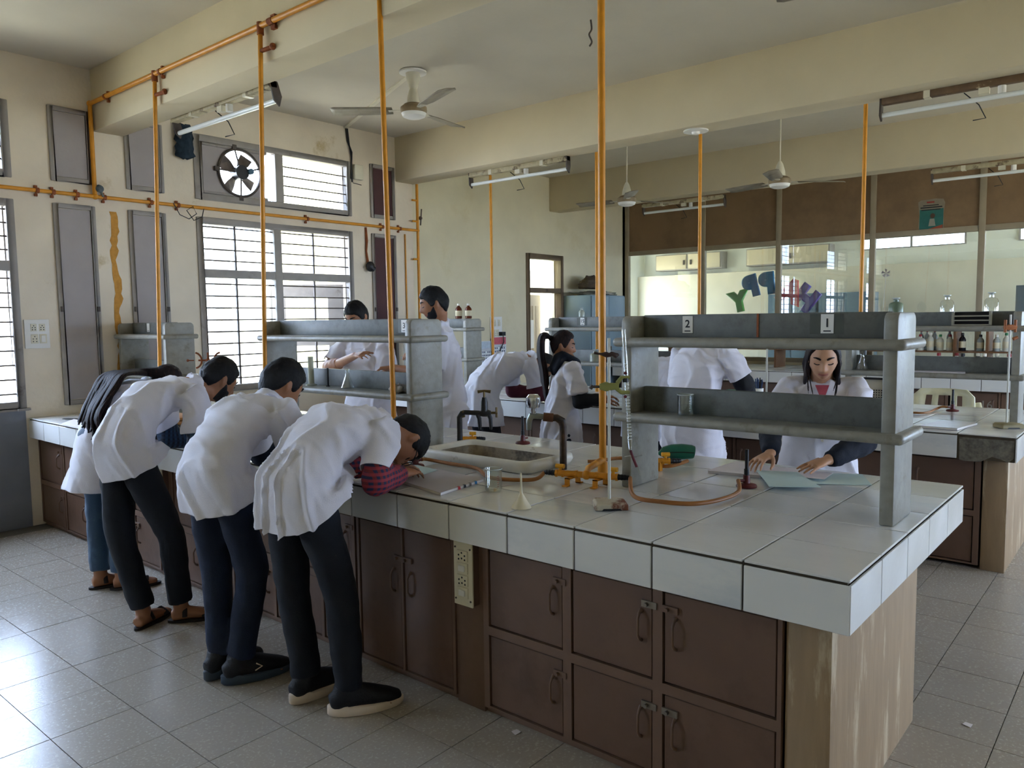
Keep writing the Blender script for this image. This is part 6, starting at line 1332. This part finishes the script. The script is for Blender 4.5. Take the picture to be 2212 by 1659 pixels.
for sg in (-1, 1):
    part(MB().loft(spline([(cx+.03, cy+sg*.235, .80), (cx-.06, cy+sg*.27, .70), (cx-.25, cy+sg*.275, .655), (cx-.40, cy+sg*.27, .63), (cx-.44, cy+sg*.26, .43)], 5), [(.03, .012)]*21, 10, ref=(0, 1, 0)), 'armrest', m_pc, ch, smooth=True)
    for dx in (-.42, -.02): part(MB().loft([(cx+dx, cy+sg*.2, .42), (cx+dx+(-.03 if dx < -.2 else .05), cy+sg*.25, .001)], [(.03, .025), (.018, .018)], 8), 'leg', m_pc, ch, smooth=True)
# back counter along the partition
cnt = worktop('white tiled back counter under the partition panes', 9.6, 10.82, .35, 6.2)
ped = thing('bench_pedestal', 'dark base of the back counter under the partition', 'bench base', (10.3, .4, 0))
part(MB().box((10.05, .40, 0), (10.8, 6.18, .674)), 'core', m_brown, ped)
for k in range(4):
    y = .42+k*1.43; o = cabinet('brown cupboard of the back counter, %s' % ['with a chalked number behind the right rack', 'behind the head of the writing girl', 'behind the hidden student', 'nearest the steel cupboard'][k], 9.70, y, y+1.41, [(y+.03, y+.48), (y+.50, y+.93), (y+.95, y+1.38)], RW2, hs=['l', 'r', 'r'], latch=False)
    if k == 0: text_mesh('16', .12, 'chalk_number', M('chalk', '8f8a80', .9, .2), o, (9.699, y+1.06, .52), (_R(90), 0, _R(-90)))
sh_ = thing('bottle_shelf', 'wooden reagent shelf on the back counter', 'shelf', (10.35, 3, HB)); m_sw = M('brown_shelf_wood', '6e4a2c', .6, .12, 8)
part(MB().box((10.16, .55, 1.062), (10.5, 5.6, 1.08)), 'shelf_board', m_sw, sh_); part(MB().box((10.16, .55, 1.40), (10.5, 5.6, 1.418)), 'shelf_board', m_sw, sh_)
for k, y in enumerate((.57, 1.0, (onx((2118, 740), 10.26).y+onx((2153, 740), 10.26).y)/2, (onx((2052, 740), 10.26).y+onx((2079, 740), 10.26).y)/2, 2.6, 3.3, 4.0, 4.7, 5.58)): part(MB().box((10.16, y-.012, HB+.001), (10.5, y+.012, 1.062)).box((10.16, y-.012, 1.08), (10.5, y+.012, 1.40)), 'upright', m_sw, sh_)
specs = [(1988, 'b', 'r'), (2010, 'b', 'w'), (2031, 'b', 'g'), (2052, 'b', 'r'), (2079, 'd', 'd'), (2118, 'c', 'd'), (2153, 'c', 'w'), (2174, 'b', 'g'), (2199, 'd', 'd')]
cm = dict(r=m_redcap, w=m_cream, g=m_greencap, d=m_black); bmx = dict(b=m_bot, d=m_botd, c=m_botg); cn = dict(r='red', w='cream', g='green', d='black'); bn = dict(b='white labelled', d='dark', c='grey clear')
for k, (px, bk_, cp) in enumerate(specs):
    p = onx((px, 740), 10.26); bottle('%s bottle with %s cap, %s from the left on the reagent shelf' % (bn[bk_], cn[cp], ['first', 'second', 'third', 'fourth', 'fifth', 'sixth', 'seventh', 'eighth', 'ninth'][k]), 10.26, p.y, 1.0805, .037, .19+.02*(k % 3 == 1), bmx[bk_], cm[cp], group='bottles on the upper reagent shelf')
specs = [(1990, 'r'), (2003, 'r'), (2019, 'r'), (2051, 'r')]
for k, (px, cp) in enumerate(specs): p = onx((px, 730), 10.42); bottle('red capped bottle in the back row of the upper reagent shelf, %s' % ['behind the first bottle', 'behind the second bottle', 'behind the third bottle', 'behind the fourth bottle'][k], 10.42, p.y, 1.0805, .030, .25, m_botg, m_redcap, group='back row bottles')
for k, (px, bk_, cp, d_) in enumerate(((2028, 'b', 'r', 'under the green capped bottle'), (2064, 'b', 'r', 'left of the dark jars'), (2080, 'd', 'd', 'in the middle of the lower row'), (2110, 'd', 'w', 'the left of the two cream capped ones'), (2127, 'd', 'w', 'the right of the two cream capped ones'), (2152, 'c', 'w', 'behind the stand rod'), (2180, 'b', 'r', 'right of the stand rod'))):
    p = onx((px, 770), 10.0); bottle('%s bottle on the back counter, %s' % (bn[bk_], d_), 10.0+.06*(k % 2), p.y, HB, .045, .24, bmx[bk_], cm[cp], group='bottles standing on the back counter')
for k, px in enumerate((1585, 1600, 1615, 1632, 1648)): p = onx((px, 800), 10.26); bottle('dim brown jar on the reagent shelf, %s from the left between the students' % ['first', 'second', 'third', 'fourth', 'last'][k], 10.26, p.y, 1.0805, .045, .16+.03*(k % 2), M('dim_jar', '6a5840', .5, .15), m_sw, group='dim jars on the reagent shelf')
j = onx((1822, 790), 9.95)
jc = thing('jerry_can', 'translucent white jerry can on the back counter behind the writing girl', 'jerry can', (9.95, j.y, HB))
part(MB().box((9.88, j.y-.09, HB+.001), (10.02, j.y+.09, HB+.30)), 'can', M('can_plastic', 'a9a596', .45, .06), jc, bevel=.03, seg=3)
part(MB().cyl((9.95, j.y-.05, HB+.30), (9.95, j.y-.05, HB+.35), .025), 'cap', m_cream, jc, smooth=True)
part(MB().loft([(9.95, j.y-.01, HB+.30), (9.95, j.y+.0, HB+.335), (9.95, j.y+.06, HB+.335), (9.95, j.y+.075, HB+.30)], .012, 8), 'handle', M('can_plastic', 'a9a596'), jc, smooth=True)
rod = onx((1656, 828), 5.6)
solo(MB().cyl((rod.x, rod.y, HB+.012), (rod.x, rod.y, 1.40), .007, n=10).box((rod.x-.07, rod.y-.05, HB+.001), (rod.x+.07, rod.y+.05, HB+.014)), 'burette_stand', m_rod, 'plain white rod stand on the second bench beside the pen cup', 'stand', org=(rod.x, rod.y, HB))
# next room: high cupboards, blue steel cupboards, balloons on the glass, pinwheel
m_hc = M('high_cupboard', 'cfc0a0', .6, .05, 4)
for lab, ya, yb in (('high wall cupboard of the next room nearest the windows', 7.2, 8.75), ('high wall cupboard of the next room behind the balloons', 5.0, 6.66)):
    c = thing('wall_cupboard', lab, 'cupboard', (15.45, (ya+yb)/2, 2.52)); part(MB().box((15.32, ya, 2.52), (15.59, yb, 2.87)), 'body', m_frame, c)
    for a in (0, 1):
        y0, y1 = ya+.03+a*(yb-ya)/2, ya+(a+1)*(yb-ya)/2-.02; dd = part(MB().box((15.30, y0, 2.545), (15.32, y1, 2.85)), 'door', m_hc, c, bevel=.003); part(MB().box((15.27, (y1-.08 if a == 0 else y0+.03), 2.63), (15.30, (y1-.05 if a == 0 else y0+.06), 2.73)), 'handle', m_iron, dd)
for k, (ya, yb) in enumerate(((5.0, 5.9), (4.05, 4.95))):
    c = thing('steel_cupboard', ['blue steel cupboard of the next room behind the letter H balloon', 'blue steel cupboard of the next room right of the balloons'][k], 'cupboard', (14.8, (ya+yb)/2, 0)); part(MB().box((14.6, ya, .02), (15.1, yb, 1.92)), 'body', M('steel_blue', '5b7686', .4, .05), c, bevel=.006)
    for a in (0, 1): part(MB().box((14.585, ya+.01+a*.445, .05), (14.6, ya+.435+a*.445, 1.90)), 'door', M('steel_blue', '5b7686'), c, bevel=.004)
    for a in (ya+.05, yb-.05): part(MB().box((14.65, a-.02, 0), (15.05, a+.02, .02)), 'foot', m_iron, c)
c = thing('steel_cupboard', 'deep blue steel cupboard of the next room at the right edge', 'cupboard', (14.0, 1.6, 0)); part(MB().box((13.8, 1.0, .02), (14.3, 1.78, 1.92)), 'body', M('deep_blue', '2f4a63', .4, .05), c, bevel=.006); part(MB().box((13.785, 1.02, .05), (13.8, 1.76, 1.9)), 'door', M('deep_blue', '2f4a63'), c, bevel=.004); part(MB().box((13.8, 1.02, 0), (14.25, 1.76, .02)), 'foot', m_iron, c)
def balloon(ch_, px, col, h, tilt, word, back=.09):
    cu = bpy.data.curves.new('letter', 'FONT'); cu.body = ch_; cu.size = h*1.38; cu.align_x = 'CENTER'; cu.align_y = 'CENTER'; cu.extrude = .012; cu.offset = .012; cu.bevel_depth = .024; cu.bevel_resolution = 4
    t = bpy.data.objects.new('t', cu); COL.objects.link(t); me = bpy.data.meshes.new_from_object(t); bpy.data.objects.remove(t)
    p = onx(px, XP+back); m = M('foil_'+col, col, .22, .15, 6); me.materials.append(m)
    for q in me.polygons: q.use_smooth = True
    o = bpy.data.objects.new('letter_balloon', me); COL.objects.link(o); o.location = p; o['_org'] = list(p)
    o.rotation_euler = (Matrix.Rotation(_R(tilt), 3, 'X')@Matrix.Rotation(_R(90), 3, 'Z')@Matrix.Rotation(_R(90), 3, 'X')).to_euler()
    tag(o, word, 'balloon', 'letter balloons on the glass')
balloon('Y', (1597, 653), '3f9a2e', .26, -12, 'green foil balloon shaped as the letter Y on the glass', .19)
balloon('P', (1623, 620), '2676b4', .27, -14, 'left blue foil balloon shaped as the letter P on the glass')
balloon('P', (1658, 614), '2a88bc', .27, -6, 'right blue foil balloon shaped as the letter P on the glass')
balloon('A', (1708, 631), 'd42c38', .29, 22, 'red foil balloon shaped as the letter A on the glass')
balloon('H', (1739, 646), '4a2c94', .29, 38, 'purple foil balloon shaped as the letter H on the glass', .19)
pw = thing('pinwheel', 'pale paper pinwheel on a stick behind the glass', 'pinwheel', tuple(onx((1910, 660), XP+.06))); t_ = onx((1914, 590), XP+.06); b_ = onx((1908, 665), XP+.06)
part(MB().cyl(b_, t_, .004, n=6), 'stick', m_white, pw)
for k in range(5): a = k*1.257; part(MB().add([t_, t_+Vector((.0, .06*math.cos(a), .06*math.sin(a))), t_+Vector((-.02, .05*math.cos(a+.7), .05*math.sin(a+.7)))], [(0, 1, 2)]), 'vane', M('pinwheel_paper', 'b8a8b0', .6, .05), pw)

# small finishing things
w0 = onz((1276, 42), ZC)
solo(MB().loft(spline([(w0.x, w0.y, ZC-.002), (w0.x+.01, w0.y, ZC-.06), (w0.x-.012, w0.y+.005, ZC-.10), (w0.x+.012, w0.y, ZC-.14), (w0.x, w0.y+.01, ZC-.17)], 4), .006, 6), 'dangling_wire', m_iron, 'short brown wire end hanging from the ceiling by the bright pipe', 'wire', org=(w0.x, w0.y, ZC), smooth=True)
for lab, px in (('torn scrap of white paper on the floor by the near cupboards', (1114, 1582)), ('small pale scrap on the floor right of the bench', (2090, 1566))):
    q = onz(px, .001); solo(MB().prism([(q.x-.016, q.y-.012), (q.x+.014, q.y-.015), (q.x+.018, q.y+.01), (q.x-.006, q.y+.016)], 2, .0012, .0025), 'paper_scrap', m_paper, lab, 'paper', org=(q.x, q.y, .001))
jr = [o for o in COL.objects if o.name == 'bench_rack'][0]; q = onx((1637, 700), RA-.0125)
part(MB().box((RA-.0145, q.y-.004, 1.44), (RA-.0118, q.y+.004, 1.527)), 'rusty_joint', m_rust, jr)
